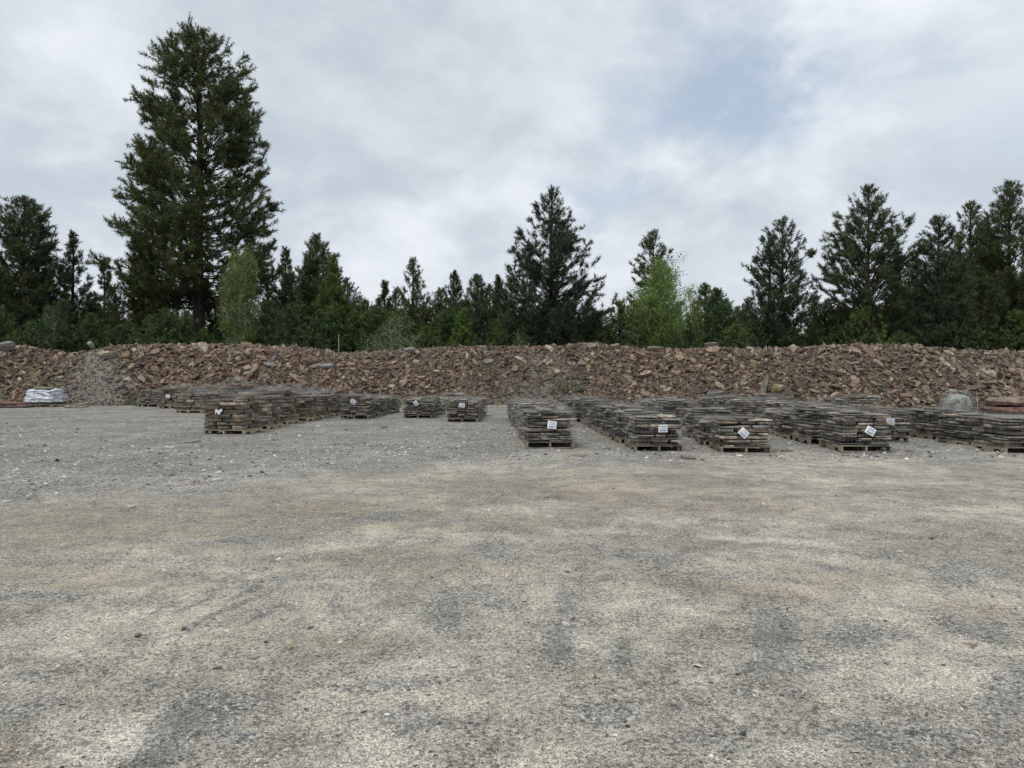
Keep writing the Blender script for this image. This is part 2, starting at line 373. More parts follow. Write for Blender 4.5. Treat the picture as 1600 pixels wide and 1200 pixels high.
# stains and worn patches, as (px, py, half width, half height, slant, weight) seen on the yard
BL = {
 'damp': [(620, 812, 200, 5, 0, .45), (330, 845, 150, 6, 0.02, .4), (1000, 862, 110, 5, .03, .4), (1180, 905, 120, 6, .06, .45), (250, 880, 120, 9, 0, .35), (430, 905, 120, 5, -.05, .4), (150, 795, 160, 6, 0, .3), (1330, 870, 130, 5, .05, .35), (560, 1075, 60, 6, .02, .5), (440, 1010, 50, 6, -.1, .35), (270, 1130, 85, 30, -0.35, 1), (215, 1185, 50, 25, -0.5, 1), (345, 1145, 50, 14, 0.1, .8), (880, 1005, 22, 38, 0, 1), (975, 1020, 18, 32, 0, .9), (885, 935, 22, 22, 0, .7),
          (1215, 1000, 30, 40, .5, 1), (1235, 1040, 60, 14, 0, .9), (1340, 1000, 60, 22, 0, .75), (700, 955, 35, 30, 0, .8), (760, 935, 60, 14, 0.1, .5), (372, 928, 26, 4, -.6, 1.2), (345, 962, 50, 5, -.55, 1.2), (412, 962, 30, 5, -.6, .9), (300, 948, 30, 4, -.6, 1.1), (265, 948, 26, 3, -.5, .8),
          (520, 940, 12, 14, -.9, .7), (50, 930, 90, 12, 0, .5), (1500, 985, 80, 20, .2, .7), (1490, 905, 60, 18, 0, .5), (1575, 1080, 50, 40, 0, .7), (620, 1065, 80, 8, -.1, .6), (640, 1120, 60, 30, 0, .4), (60, 1060, 40, 8, 0.1, .5), (780, 860, 50, 14, 0, .45),
          (60, 1100, 70, 18, -.2, .4), (1000, 870, 90, 8, 0.1, .4), (1290, 890, 40, 5, .2, .6), (870, 777, 14, 3, 0, .9), (950, 1110, 60, 26, 0, .5), (1120, 1150, 70, 30, 0, .35), (1400, 1140, 120, 20, 0, .4)],
 'pale': [(120, 1150, 150, 50, -.1, 1), (60, 1000, 110, 30, 0, .8), (560, 970, 130, 18, 0, .6), (700, 1030, 130, 24, -.15, 1), (960, 1000, 90, 24, 0, .7), (1080, 940, 110, 16, 0, .6), (1060, 1060, 130, 35, 0, .6), (1420, 1060, 120, 30, 0, .7), (1250, 1160, 150, 30, 0, .9), (1155, 1118, 12, 11, 0, 1.6),
          (1200, 850, 110, 6, 0.05, 1), (1400, 848, 50, 5, 0, .7), (560, 1180, 140, 40, 0, .6), (250, 950, 60, 14, -.3, .6), (1500, 1010, 60, 12, 0, .5), (930, 830, 90, 7, 0, .6), (160, 850, 120, 12, 0, .25), (1280, 740, 300, 12, 0, .2)],
 'red': [(940, 775, 100, 9, 0, .9), (1120, 790, 200, 14, 0, .55), (1200, 920, 150, 22, 0, .6), (1500, 960, 90, 24, 0, .55), (20, 1175, 50, 22, 0, 1), (1100, 760, 400, 20, 0, .25), (160, 1095, 80, 14, 0, .35), (500, 790, 70, 12, 0, .3), (90, 795, 120, 8, 0, .35)],
 'olive': [(180, 820, 330, 45, 0, .75), (120, 900, 200, 20, 0, .5), (620, 815, 260, 16, 0, .6), (520, 800, 220, 22, 0, .9), (750, 810, 200, 12, 0, .7), (150, 810, 170, 12, 0, .7), (300, 850, 160, 18, 0, .7), (640, 880, 200, 20, 0, .7), (150, 915, 110, 8, 0, .9), (540, 1000, 120, 14, 0, .7), (450, 1000, 120, 40, 0, .4), (950, 1050, 110, 14, 0, .5), (800, 760, 400, 20, 0, .45), (1100, 860, 120, 12, 0, .6), (1300, 900, 140, 14, 0, .5)],
}
def blob_field(key, px, py, X, Y):
    wx = (fbm(X * 0.9, Y * 0.9, 11) - .5) * 70 + (fbm(X * 4, Y * 4, 12) - .5) * 34
    wy = ((fbm(X * 0.9, Y * 0.9, 13) - .5) * 30 + (fbm(X * 4, Y * 4, 14) - .5) * 18)
    out = np.zeros_like(px)
    for (bx, by, rx, ry, s_, w) in BL[key]:
        # the patch lives on the ground: centre and radii turned into metres there
        k = min(1.0, ry / 22.0 + .12)
        dx = (px + wx * min(1, rx / 55) - bx); dy = (py + wy * k - by)
        dy2 = dy - s_ * dx
        d = np.sqrt((dx / rx) ** 2 + (dy2 / ry) ** 2)
        out = np.maximum(out, w * np.clip((1.25 - d) / 0.75, 0, 1))
    return out

def bank_foot(X): return np.interp(X, [-60, -30, -10, 0, 8, 14, 22, 60], [38, 38, 39, 39, 37, 33.8, 31.5, 29])
CREST = [(-200, 540), (0, 537), (30, 540), (60, 547), (110, 551), (150, 544), (200, 541), (250, 541), (300, 540), (370, 540), (450, 543), (520, 550), (600, 547), (640, 542), (700, 541), (780, 543), (850, 539), (950, 540), (1040, 543), (1150, 543), (1240, 545), (1300, 540), (1360, 535), (1420, 540), (1480, 547), (1540, 551), (1600, 551), (1900, 551)]
RUN = 4.6
def bank_z(X, Y):
    X = np.asarray(X, float); Y = np.asarray(Y, float)
    yb = bank_foot(X) + (fbm(X * 0.28, X * 0, 5) - .5) * 2.4; u = (Y - yb) / RUN
    yc = yb + RUN; pc = 800 + F * X / yc
    cy = np.interp(pc, [c[0] for c in CREST], [c[1] for c in CREST])
    hc = EYE + (HZ - cy) / F * yc - 0.10
    prof = np.interp(u, [-10, 0, 0.08, 0.85, 1.0, 1.35, 2.4, 40], [0, 0, 0.05, 0.9, 1.0, 1.0, 0.27, 0.27])
    z = hc * prof
    amp = np.clip(u * 3, 0, 1) * np.clip(1.6 - u * .6, 0.2, 1)
    return z + ((fbm(X * 0.5, Y * 0.5, 3) - .5) * 0.55 + (fbm(X * 2.1, Y * 2.1, 4) - .5) * 0.16) * amp * np.where(u > 1.4, .4, 1)

def ground_height(X, Y):
    near = np.clip((Y + 2) / 4, 0, 1)
    return ((fbm(X * 0.25, Y * 0.25, 21) - .5) * 0.10 + (fbm(X * 1.1, Y * 1.1, 22) - .5) * 0.035 + (fbm(X * 4.5, Y * 4.5, 23) - .5) * 0.016) * near * np.clip((40 - Y) / 8, 0, 1)

def make_ground():
    g = Geo()
    ys = np.concatenate([np.linspace(-60, -3, 12)[:-1], np.linspace(-3, 2.4, 30)[:-1], 2.4 * np.exp(np.linspace(0, math.log(30 / 2.4), 330))[:-1], np.linspace(30, 60, 30)[:-1], [60, 80, 120, 250, 700, 2500]])
    us = np.concatenate([np.linspace(-40, -1.2, 24)[:-1], np.linspace(-1.2, 1.2, 361), np.linspace(1.2, 40, 24)[1:]])
    Y = np.repeat(ys[:, None], len(us), 1)
    wid = np.maximum(np.abs(Y), 4)                       # rows widen with distance
    X = us[None] * np.where(np.abs(us[None]) <= 1.2, wid, wid)
    X = np.where(np.abs(us[None]) > 1.2, np.sign(us[None]) * (1.2 * wid + (np.abs(us[None]) - 1.2) * np.maximum(wid, 30)), X)
    Z = ground_height(X, Y)
    ny, nx = Y.shape
    i = (np.arange(ny - 1)[:, None] * nx + np.arange(nx - 1)[None])
    f = np.stack([i, i + 1, i + nx + 1, i + nx], -1).reshape(-1, 4)
    g.add(np.stack([X, Y, Z], -1).reshape(-1, 3), f)
    me = g.mesh('ground', ground_material(), True)
    ok = Y > 2.0
    Ys = np.where(ok, Y, 2.0); px = 800 + F * X / Ys; py = HZ + F * EYE / Ys
    m = np.zeros((ny, nx, 4)); m2 = np.zeros((ny, nx, 4)); m[..., 3] = m2[..., 3] = 1
    for k, key in enumerate(('damp', 'pale', 'red')): m[..., k] = blob_field(key, px, py, X, Ys) * ok
    n = fbm(X * .35, Y * .35, 31)
    lim = np.interp(px, [-400, 0, 300, 500, 800, 1600], [9.0, 9.5, 10.5, 12.5, 13.6, 13.9])
    m2[..., 0] = np.clip((Y - lim + 1 + (n - .5) * 4.5) / 4.0, 0, 1)
    m2[..., 1] = blob_field('olive', px, py, X, Ys) * ok
    m2[..., 2] = np.clip((Y - 46) / 4, 0, 1)
    for nm, a in (('masks', m), ('masks2', m2)):
        at = me.attributes.new(nm, 'FLOAT_COLOR', 'POINT'); at.data.foreach_set('color', a.astype(np.float32).ravel())
    o = link('ground', me); tag(o, kind='structure')
make_ground()

def ellipsoids(g, r, cen, sx, sy, sz, col):
    """small angular pebbles (jittered octahedra with flattened crowns), many at once"""
    N = len(cen)
    base = np.array([[1, 0, 0], [.4, .9, 0], [-.6, .8, 0], [-1, -.1, 0], [-.4, -.9, 0], [.6, -.75, 0], [.3, .2, 1], [-.35, -.1, .9]], float)
    v = base[None] * (1 + r.uniform(-.3, .3, (N, 8, 3)))
    a = r.uniform(0, 6.28, N); c, s_ = np.cos(a)[:, None], np.sin(a)[:, None]
    x = v[..., 0] * sx[:, None]; y = v[..., 1] * sy[:, None]; z = v[..., 2] * sz[:, None] - .25 * sz[:, None]
    tz = r.normal(0, .25, (N, 1)) * x
    V = np.stack([x * c - y * s_, x * s_ + y * c, z + tz], -1) + cen[:, None]
    t = np.array([[0, 1, 6], [1, 2, 6], [2, 7, 6], [2, 3, 7], [3, 4, 7], [4, 5, 7], [5, 6, 7], [5, 0, 6]])
    f = (np.arange(N)[:, None, None] * 8 + t[None]).reshape(-1, 3)
    g.add(V.reshape(-1, 3), f, 0, np.repeat(col, 8, axis=0))

def pebble_cols(r, N, warm=0.4):
    pal = np.array([[.40, .395, .38], [.26, .26, .255], [.50, .48, .43], [.09, .09, .09], [.66, .65, .61], [.29, .235, .19]])
    k = r.choice(6, N, p=[.28, .24, .22, .12, .07, .07])
    return pal[k] * r.uniform(.8, 1.25, (N, 1))

def make_gravel():
    r = rs(5); g = Geo()
    N = 64000
    py = r.uniform(606, 1260, N) ; Y = F * EYE / (py - HZ)
    # denser loose gravel further out, where the yard turns to gravel
    px = r.uniform(-250, 1850, N); X = (px - 800) / F * Y
    lim = np.interp(px, [-400, 0, 300, 500, 800, 1600], [9.0, 9.5, 10.5, 12.5, 13.6, 13.9])
    gr = Y > lim
    keep = (r.uniform(0, 1, N) < np.where(gr, 1.0, .62)) & (Y < bank_foot(X) - .1)
    X, Y, gr = X[keep], Y[keep], gr[keep]; n = len(X)
    sz = np.exp(r.normal(math.log(.0050), .42, n)) * np.where(gr, 2.5, 1.0) * np.clip(Y / 7, .8, 2.1)
    sz = np.minimum(sz, .05)
    c = np.stack([X, Y, ground_height(X, Y)], -1)
    ellipsoids(g, r, c, sz * r.uniform(.8, 1.5, n), sz, sz * r.uniform(.35, .8, n), pebble_cols(r, n))
    # loose chips lying on the packed yard
    n = 1500
    py = r.uniform(640, 1240, n); Y = F * EYE / (py - HZ); X = (r.uniform(-250, 1850, n) - 800) / F * Y
    sz = np.exp(r.normal(math.log(.013), .45, n)) * np.clip(Y / 7, .7, 1.7)
    ellipsoids(g, r, np.stack([X, Y, ground_height(X, Y)], -1), sz * r.uniform(1, 1.7, n), sz, sz * r.uniform(.3, .6, n), pebble_cols(r, n))
    o = g.build('gravel', M_RUBBLE); tag(o, 'loose grey and tan gravel and stone chips scattered over the yard', 'gravel', kind='stuff')
make_gravel()

# ------------------------------------------------------------------ rubble bank
def bank_zone(px, u=0.5):
    """share of grey fines at that place along the bank: two slides that fan out towards the foot"""
    k = 1.0 - np.clip(u, 0, 1)
    return np.exp(-((px - 152) / (38 + 60 * k)) ** 2) + 0.75 * np.exp(-((px - 835) / (40 + 80 * k)) ** 2) * (.5 + .5 * k)
def rub_cols(r, px, hrel):
    N = len(px)
    pal = np.array([[.190, .135, .096], [.272, .200, .142], [.122, .089, .066], [.35, .272, .20], [.19, .172, .145], [.39, .335, .27], [.17, .165, .155]])
    P = np.array([.29, .22, .20, .13, .09, .05, .02])
    k = r.choice(7, N, p=P)
    c = pal[k] * r.uniform(.75, 1.3, (N, 1))
    gz = np.clip(bank_zone(px, hrel), 0, 1) * np.clip(1.3 - hrel, .3, 1)
    toG = r.uniform(0, 1, N) < gz * .85
    gp = np.array([.155, .145, .125]) * r.uniform(.6, 1.3, (N, 1))
    c[toG] = gp[toG]
    right = np.clip((px - 1000) / 500, 0, 1)[:, None]
    c = c * (1 - right * np.array([[.0, -.06, -.08]])) 
    return c

def make_bank():
    g = Geo()
    xs = np.linspace(-44, 44, 441); us = np.linspace(-1.2, 16, 140)
    X = np.repeat(xs[None], len(us), 0); Y = bank_foot(X) + us[:, None]
    Z = bank_z(X, Y) - 0.02
    Z = np.where(us[:, None] < -.4, Z - .05, Z)
    ny, nx = X.shape; i = (np.arange(ny - 1)[:, None] * nx + np.arange(nx - 1)[None])
    f = np.stack([i, i + 1, i + nx + 1, i + nx], -1).reshape(-1, 4)
    col = np.tile((.075, .058, .046), (nx * ny, 1)).astype(float)
    gz = np.clip(bank_zone(px_of(X, Y), us[:, None] / RUN), 0, 1).reshape(-1, 1)
    col = col * (1 - gz) + np.array([[.12, .112, .098]]) * gz
    back = np.clip((us - RUN * 1.5) / 1.5, 0, 1)[:, None].repeat(nx, 1).reshape(-1, 1)
    col = col * (1 - back) + np.array([[.06, .06, .03]]) * back
    g.add(np.stack([X, Y, Z], -1).reshape(-1, 3), f, 0, col)
    o = g.build('hillside_bank', M_RUBBLE, smooth=True); tag(o, kind='structure')
    # forest floor behind, level with the foot of the back slope
    g = Geo(); xs = np.linspace(-400, 400, 81); yy = np.concatenate([np.linspace(46, 120, 30), [200, 400, 900]])
    X = np.repeat(xs[None], len(yy), 0); Y = np.repeat(yy[:, None], 81, 1); Z = np.where(Y < 48, 0.0, .75) + fbm(X * .1, Y * .1, 9) * .5
    ny, nx = X.shape; i = (np.arange(ny - 1)[:, None] * nx + np.arange(nx - 1)[None])
    g.add(np.stack([X, Y, Z], -1).reshape(-1, 3), np.stack([i, i + 1, i + nx + 1, i + nx], -1).reshape(-1, 4), 0, (.07, .07, .035))
    tag(g.build('forest_floor', M_RUBBLE, smooth=True), kind='structure')
    # loose stones in bulk
    r = rs(8); g = Geo()
    def scat(N, lo, hi, flat, small, umax=1.3):
        X = r.uniform(-40, 40, N); u = r.uniform(-.03, umax, N); Y = bank_foot(X) + u * RUN
        px = px_of(X, Y); gz = np.clip(bank_zone(px, u), 0, 1)
        size = np.exp(r.uniform(math.log(lo), math.log(hi), N))
        if not small:
            keep = r.uniform(0, 1, N) > gz * 1.05
            X, Y, px, u, size = X[keep], Y[keep], px[keep], u[keep], size[keep]; N = len(X)
            size *= np.interp(px, [0, 180, 480, 700, 1100, 1600], [1.0, 1.12, 1.1, .85, .9, .92])
        z = bank_z(X, Y)
        nr = np.stack([r.normal(0, .5, N), -.55 + r.normal(0, .5, N), np.full(N, .8) + r.normal(0, .2, N)], -1)
        th = size * r.uniform(flat * .6, flat * 1.6, N)
        cen = np.stack([X, Y, z + th * .25 + size * .08], -1)
        slabs(g, r, cen, nr, size, th, rub_cols(r, px, u), 6 if not small else 5)
    scat(15000, .14, .44, .17, False)
    scat(36000, .07, .18, .26, False)
    scat(30000, .035, .10, .4, True)
    # spill at the foot of the bank
    N = 2600; X = r.uniform(-40, 40, N); d = -r.exponential(.5, N); Y = bank_foot(X) + d + .2
    size = np.exp(r.uniform(math.log(.04), math.log(.16), N))
    slabs(g, r, np.stack([X, Y, ground_height(X, Y) + size * .12], -1), np.stack([r.normal(0, .25, N), r.normal(0, .25, N), np.ones(N)], -1), size, size * .3, rub_cols(r, px_of(X, Y), np.zeros(N)), 5)
    o = g.build('rubble', M_RUBBLE); tag(o, 'rust brown broken stone rubble covering the long bank behind the pallets', 'rubble', kind='stuff')
make_bank()

def one_slab_mesh(seed, k=7):
    r = rs(seed); g = Geo()
    n = 3
    # irregular plate with a stepped, split edge
    th = (np.arange(k) + r.uniform(-.3, .3, k)) * 2 * math.pi / k
    rad = r.uniform(.36, .58, k); el = r.uniform(.6, .95)
    rings = []
    zs = [-.5, -.15, .2, .5]
    for q, z in enumerate(zs):
        s_ = r.uniform(.9, 1.03) * (1 if q in (1, 2) else .93)
        rr = rad * s_ * r.uniform(.95, 1.04, k)
        rings.append(np.stack([np.cos(th) * rr, np.sin(th) * rr * el, np.full(k, z) + r.uniform(-.09, .09, k)], -1))
    v = np.concatenate(rings); j = np.arange(k); j2 = (j + 1) % k
    f = [tuple(j[::-1])]
    for q in range(3): f += [(q * k + a, q * k + b, (q + 1) * k + b, (q + 1) * k + a) for a, b in zip(j, j2)]
    c = np.array([[0, 0, .52 + r.uniform(-.06, .06)]]); v = np.concatenate([v, c])
    f += [(3 * k + a, 3 * k + b, 4 * k) for a, b in zip(j, j2)]
    g.add(v, f)
    return g.mesh('stone_slab', M_SLAB)
SLABM = [one_slab_mesh(300 + i, 6 + i % 3) for i in range(14)]

from mathutils import Vector, Euler
def euler_from(nrm, spin):
    q = Vector(nrm).normalized().to_track_quat('Z', 'Y'); return (q @ Euler((0, 0, spin)).to_quaternion()).to_euler()

ORD = ['first', 'second', 'third', 'fourth', 'fifth', 'sixth', 'seventh', 'eighth', 'ninth', 'tenth', 'eleventh', 'twelfth', 'thirteenth', 'fourteenth', 'fifteenth', 'sixteenth', 'seventeenth', 'eighteenth', 'nineteenth', 'twentieth',
       'twenty-first', 'twenty-second', 'twenty-third', 'twenty-fourth', 'twenty-fifth', 'twenty-sixth', 'twenty-seventh', 'twenty-eighth', 'twenty-ninth', 'thirtieth']

LANDMARKS = [(-60, 'far left bank end'), (35, 'left edge pine'), (162, 'slim distant pine'), (315, 'tallest pine'), (380, 'olive birch'), (495, 'double topped pine'), (602, 'bare grey shrub'), (722, 'lime green larch'),
             (860, 'broad central pine'), (1018, 'narrow pine behind the aspen'), (1130, 'pine right of the aspen'), (1215, 'twin stemmed pine'), (1357, 'open tall pine'), (1462, 'leaning pine'), (1578, 'right edge pine')]
def near_mark(px):
    return min(LANDMARKS, key=lambda t: abs(t[0] - px))

def make_bank_slabs():
    r = rs(77); recs = []
    colours = {'rust brown': (.195, .137, .095), 'dark brown': (.115, .085, .067), 'tan': (.26, .205, .155), 'pale beige': (.32, .27, .215), 'grey': (.17, .168, .16)}
    names = list(colours); tries = 0
    spots = []
    while len(spots) < 285 and tries < 8000:
        tries += 1
        X = r.uniform(-27, 24); u = r.uniform(.06, 1.06); Y = float(bank_foot(X)) + u * RUN; px = px_of(X, Y)
        if px < -10 or px > 1605: continue
        if r.uniform() < bank_zone(px, u) * 1.3: continue
        if any((X - a) ** 2 + (Y - b) ** 2 < .4 ** 2 for a, b, _, _ in spots): continue
        spots.append((X, Y, u, px))
    for (X, Y, u, px) in spots:
        cn = names[r.choice(5, p=[.42, .2, .2, .09, .09])]
        w = float(np.exp(r.uniform(math.log(.34), math.log(.72)))) * (1.1 if 150 < px < 500 else .85)
        nr = (r.normal(0, .4), -.55 + r.normal(0, .4), .8)
        t = w * r.uniform(.10, .24)
        recs.append(dict(X=X, Y=Y, z=float(bank_z(X, Y)) + t * .4 + w * .1, w=w, t=t, nr=nr, cn=cn, c=tuple(np.array(colours[cn]) * r.uniform(.85, 1.2)), u=u, px=px, l=r.uniform(1, 1.5)))
    zone = lambda u: 'crest' if u > .86 else ('upper slope' if u > .58 else ('middle' if u > .3 else 'foot'))
    count = {}
    for q in sorted(recs, key=lambda q: q['px']):
        o = link('broken_rock', SLABM[r.randint(14)])
        o.location = (q['X'], q['Y'], q['z']); o.rotation_euler = euler_from(q['nr'], r.uniform(0, 6.28))
        o.scale = (q['w'] * q['l'], q['w'], q['t']); o.color = (*q['c'], 1)
        key = (q['cn'], zone(q['u']), near_mark(q['px'])[1]); k = count.get(key, 0); count[key] = k + 1
        tag(o, f"{q['cn']} slab at the bank {key[1].replace('upper slope', 'top slope')}, {ORD[k]} below the {key[2]}" if key[1] != 'middle' else f"{q['cn']} slab halfway up the bank, {ORD[k]} below the {key[2]}", 'rock', 'large slabs lying on the rubble bank', 'thing')
    def special(px, py_ground, up, w, l, t, nr, spin, col, label, name='flat_rock'):
        """a slab on the bank seen at px; `up` = fraction of the slope"""
        Y = 40.0
        for _ in range(8): X = x_at(px, Y); Y = float(bank_foot(X)) + up * RUN
        o = link(name, SLABM[r.randint(14)]); o.location = (X, Y, float(bank_z(X, Y)) + t * .5 + .12)
        o.rotation_euler = euler_from(nr, spin); o.scale = (l, w, t); o.color = (*col, 1)
        tag(o, label, 'rock', 'notable stones on the bank', 'thing')
    special(353, 0, .22, .8, .75, .22, (.1, -.9, .35), .3, (.22, .23, .235), 'blue grey square slab standing in the bank right above the netted pallets')
    special(510, 0, .62, .5, .85, .18, (.1, -.5, .8), .1, (.21, .225, .25), 'pale blue grey flat slab midway up the bank, left of centre')
    special(640, 0, .99, .5, .95, .25, (-.2, -.4, .8), .2, (.24, .24, .22), 'grey rounded stone on the crest beside the bare grey shrub')
    special(165, 0, .72, .5, .9, .35, (0, -.5, .8), .2, (.32, .28, .22), 'pale beige boulder sticking out above the grey gravel slide')
    special(10, 0, .93, .7, 1.1, .4, (0, -.4, .8), .3, (.19, .19, .19), 'grey boulder on the crest at the far left end')
    special(142, 0, .98, .4, .35, .4, (0, -.7, .5), .3, (.32, .33, .28), 'small pale upright stone on the crest over the gravel slide')
    special(1215, 0, .24, .55, .7, .4, (.15, -.5, .8), .4, (.24, .215, .135), 'lichen yellow chunky boulder low on the right bank')
    special(1193, 0, .20, .35, 2.1, .22, (.35, -.75, .5), .9, (.17, .155, .12), 'long grey brown plank shaped slab leaning down the low bank')
    special(1118, 0, .08, .6, 1.3, .35, (-.1, -.5, .8), .2, (.14, .13, .13), 'wide dark grey slab at the foot of the bank, jutting out')
    special(1043, 0, .02, .3, .38, .25, (0, -.4, .8), .2, (.62, .56, .44), 'small cream stone at the bank foot behind the middle pallets')
    special(1022, 0, .98, .4, 1.1, .2, (0, -.3, .9), .05, (.20, .17, .14), 'long flat dark slab lying on the crest left of the aspen')
    special(1110, 0, .98, .35, .8, .3, (0, -.3, .9), .05, (.17, .14, .12), 'rounded brown log shaped stone on the crest right of the aspen')
    special(1010, 0, .45, .5, .9, .2, (0, -.7, .6), .3, (.33, .24, .17), 'tan angular slab in the middle of the bank')
make_bank_slabs()

# ------------------------------------------------------------------ palletised stone
def stringer_geo(D):
    g = Geo()
    pr = [(-D / 2, 0), (-D * .36, 0), (-D * .34, .045), (-D * .17, .045), (-D * .15, 0), (D * .15, 0), (D * .17, .045), (D * .34, .045), (D * .36, 0), (D / 2, 0), (D / 2, .09), (-D / 2, .09)]
    return pr
def add_stringer(g, x, D, z0=.018):
    pr = stringer_geo(D); n = len(pr)
    v = [(x - .019, y, z + z0) for y, z in pr] + [(x + .019, y, z + z0) for y, z in pr]
    # split into convex pieces: top rail + three feet
    def bx(y0, y1, z0_, z1_): add_box(g, x - .019, x + .019, y0, y1, z0_ + z0, z1_ + z0)
    bx(-D / 2, D / 2, .047, .09); bx(-D / 2, -D * .35, 0, .047); bx(-D * .16, D * .16, 0, .047); bx(D * .35, D / 2, 0, .047)
def pallet_parts(W, D, mat, parent, merged):
    g = Geo()
    n = 7; bw = D / n * .78
    for i in range(n):
        y = -D / 2 + bw / 2 + i * (D - bw) / (n - 1); add_box(g, -W / 2, W / 2, y - bw / 2, y + bw / 2, .110, .128)
    for y in (-D / 2 + .05, 0, D / 2 - .05): add_box(g, -W / 2, W / 2, y - .045, y + .045, 0, .016)
    if merged:
        for x in (-W / 2 + .02, 0, W / 2 - .02): add_stringer(g, x, D - .004)
    p = g.build('pallet', mat, parent); kids(parent, p)
    if not merged:
        for x in (-W / 2 + .02, 0, W / 2 - .02):
            s_ = Geo(); add_stringer(s_, x, D - .004); so = s_.build('stringer', mat, p); kids(p, so)
    return p

THINPAL = np.array([[.165, .152, .128], [.105, .098, .086], [.22, .202, .17], [.33, .30, .255], [.19, .142, .118], [.15, .15, .143], [.25, .212, .178]])
def stone_cols(r, kind):
    if kind == 'thick':
        pal = np.array([[.165, .122, .09], [.125, .096, .076], [.20, .165, .125], [.155, .143, .122], [.24, .21, .16]]); p = [.3, .25, .15, .2, .1]
    else:
        pal = THINPAL; p = [.26, .22, .17, .08, .09, .10, .08]
    return pal[r.choice(len(pal), p=p)] * r.uniform(.9, 1.5)

def stone_plate(g, r, x0, x1, y0, y1, z0, z1, col):
    """one split stone: rectangle with broken corners, wavy rim and riven faces"""
    cx, cy = (x0 + x1) / 2, (y0 + y1) / 2; hx, hy = (x1 - x0) / 2, (y1 - y0) / 2
    P = []
    for sx, sy in ((-1, -1), (1, -1), (1, 1), (-1, 1)):
        cut = r.uniform(.05, .45); cut2 = r.uniform(.05, .45)
        a = (cx + sx * hx, cy + sy * hy * (1 - cut)); b = (cx + sx * hx * (1 - cut2), cy + sy * hy)
        P += [a, b] if (sx * sy < 0) == (False) and False else []
        P += ([b, a] if sx * sy < 0 else [a, b]) if False else ([a, b] if sx * sy > 0 else [b, a])
    P = np.array(P); k = len(P)
    P[:, 0] += r.uniform(-.018, .018, k); P[:, 1] += r.uniform(-.018, .018, k)
    tilt = r.normal(0, .02, 2); t = z1 - z0
    zt = z1 + (P[:, 0] - cx) * tilt[0] * 2 + r.uniform(-.12, .05, k) * t
    zb = z0 + r.uniform(-.02, .16, k) * t
    c = np.array([[cx, cy]]); mid = P + (P - c) * r.uniform(-.01, .06, (k, 1))
    sh = r.uniform(.92, 1.0)
    v = np.concatenate([np.c_[c + (P - c) * r.uniform(.93, 1.0), zb], np.c_[mid, z0 + t * r.uniform(.35, .7, k)], np.c_[c + (P - c) * sh, zt]])
    f = [tuple(range(k))[::-1]]
    for q in range(2): f += [(q * k + i, q * k + (i + 1) % k, (q + 1) * k + (i + 1) % k, (q + 1) * k + i) for i in range(k)]
    f.append(tuple(range(2 * k, 3 * k)))
    g.add(v, f, 0, np.tile(col, (3 * k, 1)) * r.uniform(.92, 1.08, (3 * k, 1)))

def stone_layers(r, W, D, H, kind):
    """list of (box, colour) for the stones of one load"""
    out = []; z = .130
    while z < H - .02:
        t = (r.uniform(.032, .05) if r.uniform() < .55 else r.uniform(.058, .088)) if kind == 'thin' else r.uniform(.075, .13)
        if z + t > H: t = max(.03, H - z)
        xs = [-W / 2, *( [r.uniform(-.25, .25) * W] if r.uniform() < .5 else [-W * r.uniform(.08, .24), W * r.uniform(.08, .24)]), W / 2]
        for a, b in zip(xs[:-1], xs[1:]):
            ny = 3 if kind == 'thin' or r.uniform() < .5 else 4
            cuts = np.sort(np.concatenate([[-D / 2, D / 2], (np.arange(1, ny) / ny - .5) * D + r.uniform(-.09, .09, ny - 1)]))
            for c, d in zip(cuts[:-1], cuts[1:]):
                top = z + t * (r.uniform(.62, 1.0) if kind == 'thin' else r.uniform(.8, 1.0))
                ex = r.normal(-.015, .042, 4)
                gap = .006 if kind == 'thin' else r.uniform(.006, .035)
                out.append(((a + (ex[0] if a == -W / 2 else gap), b + (ex[1] if b == W / 2 else -gap), c + (ex[2] if c == -D / 2 else gap), d + (ex[3] if d == D / 2 else -gap), z + .002, top), stone_cols(r, kind)))
        z += t
    # a few loose capping stones
    for _ in range(r.randint(1, 4)):
        sx, sy = r.uniform(.25, .5, 2); cx = r.uniform(-W / 2 + sx / 2, W / 2 - sx / 2); cy = r.uniform(-D / 2 + sy / 2, D / 2 - sy / 2)
        t = r.uniform(.03, .05) if kind == 'thin' else r.uniform(.06, .12)
        out.append(((cx - sx / 2, cx + sx / 2, cy - sy / 2, cy + sy / 2, z + .003, z + t), stone_cols(r, kind) * 1.2))  # capping stones get a lighter colour that imitates skylight on stack tops
    return out

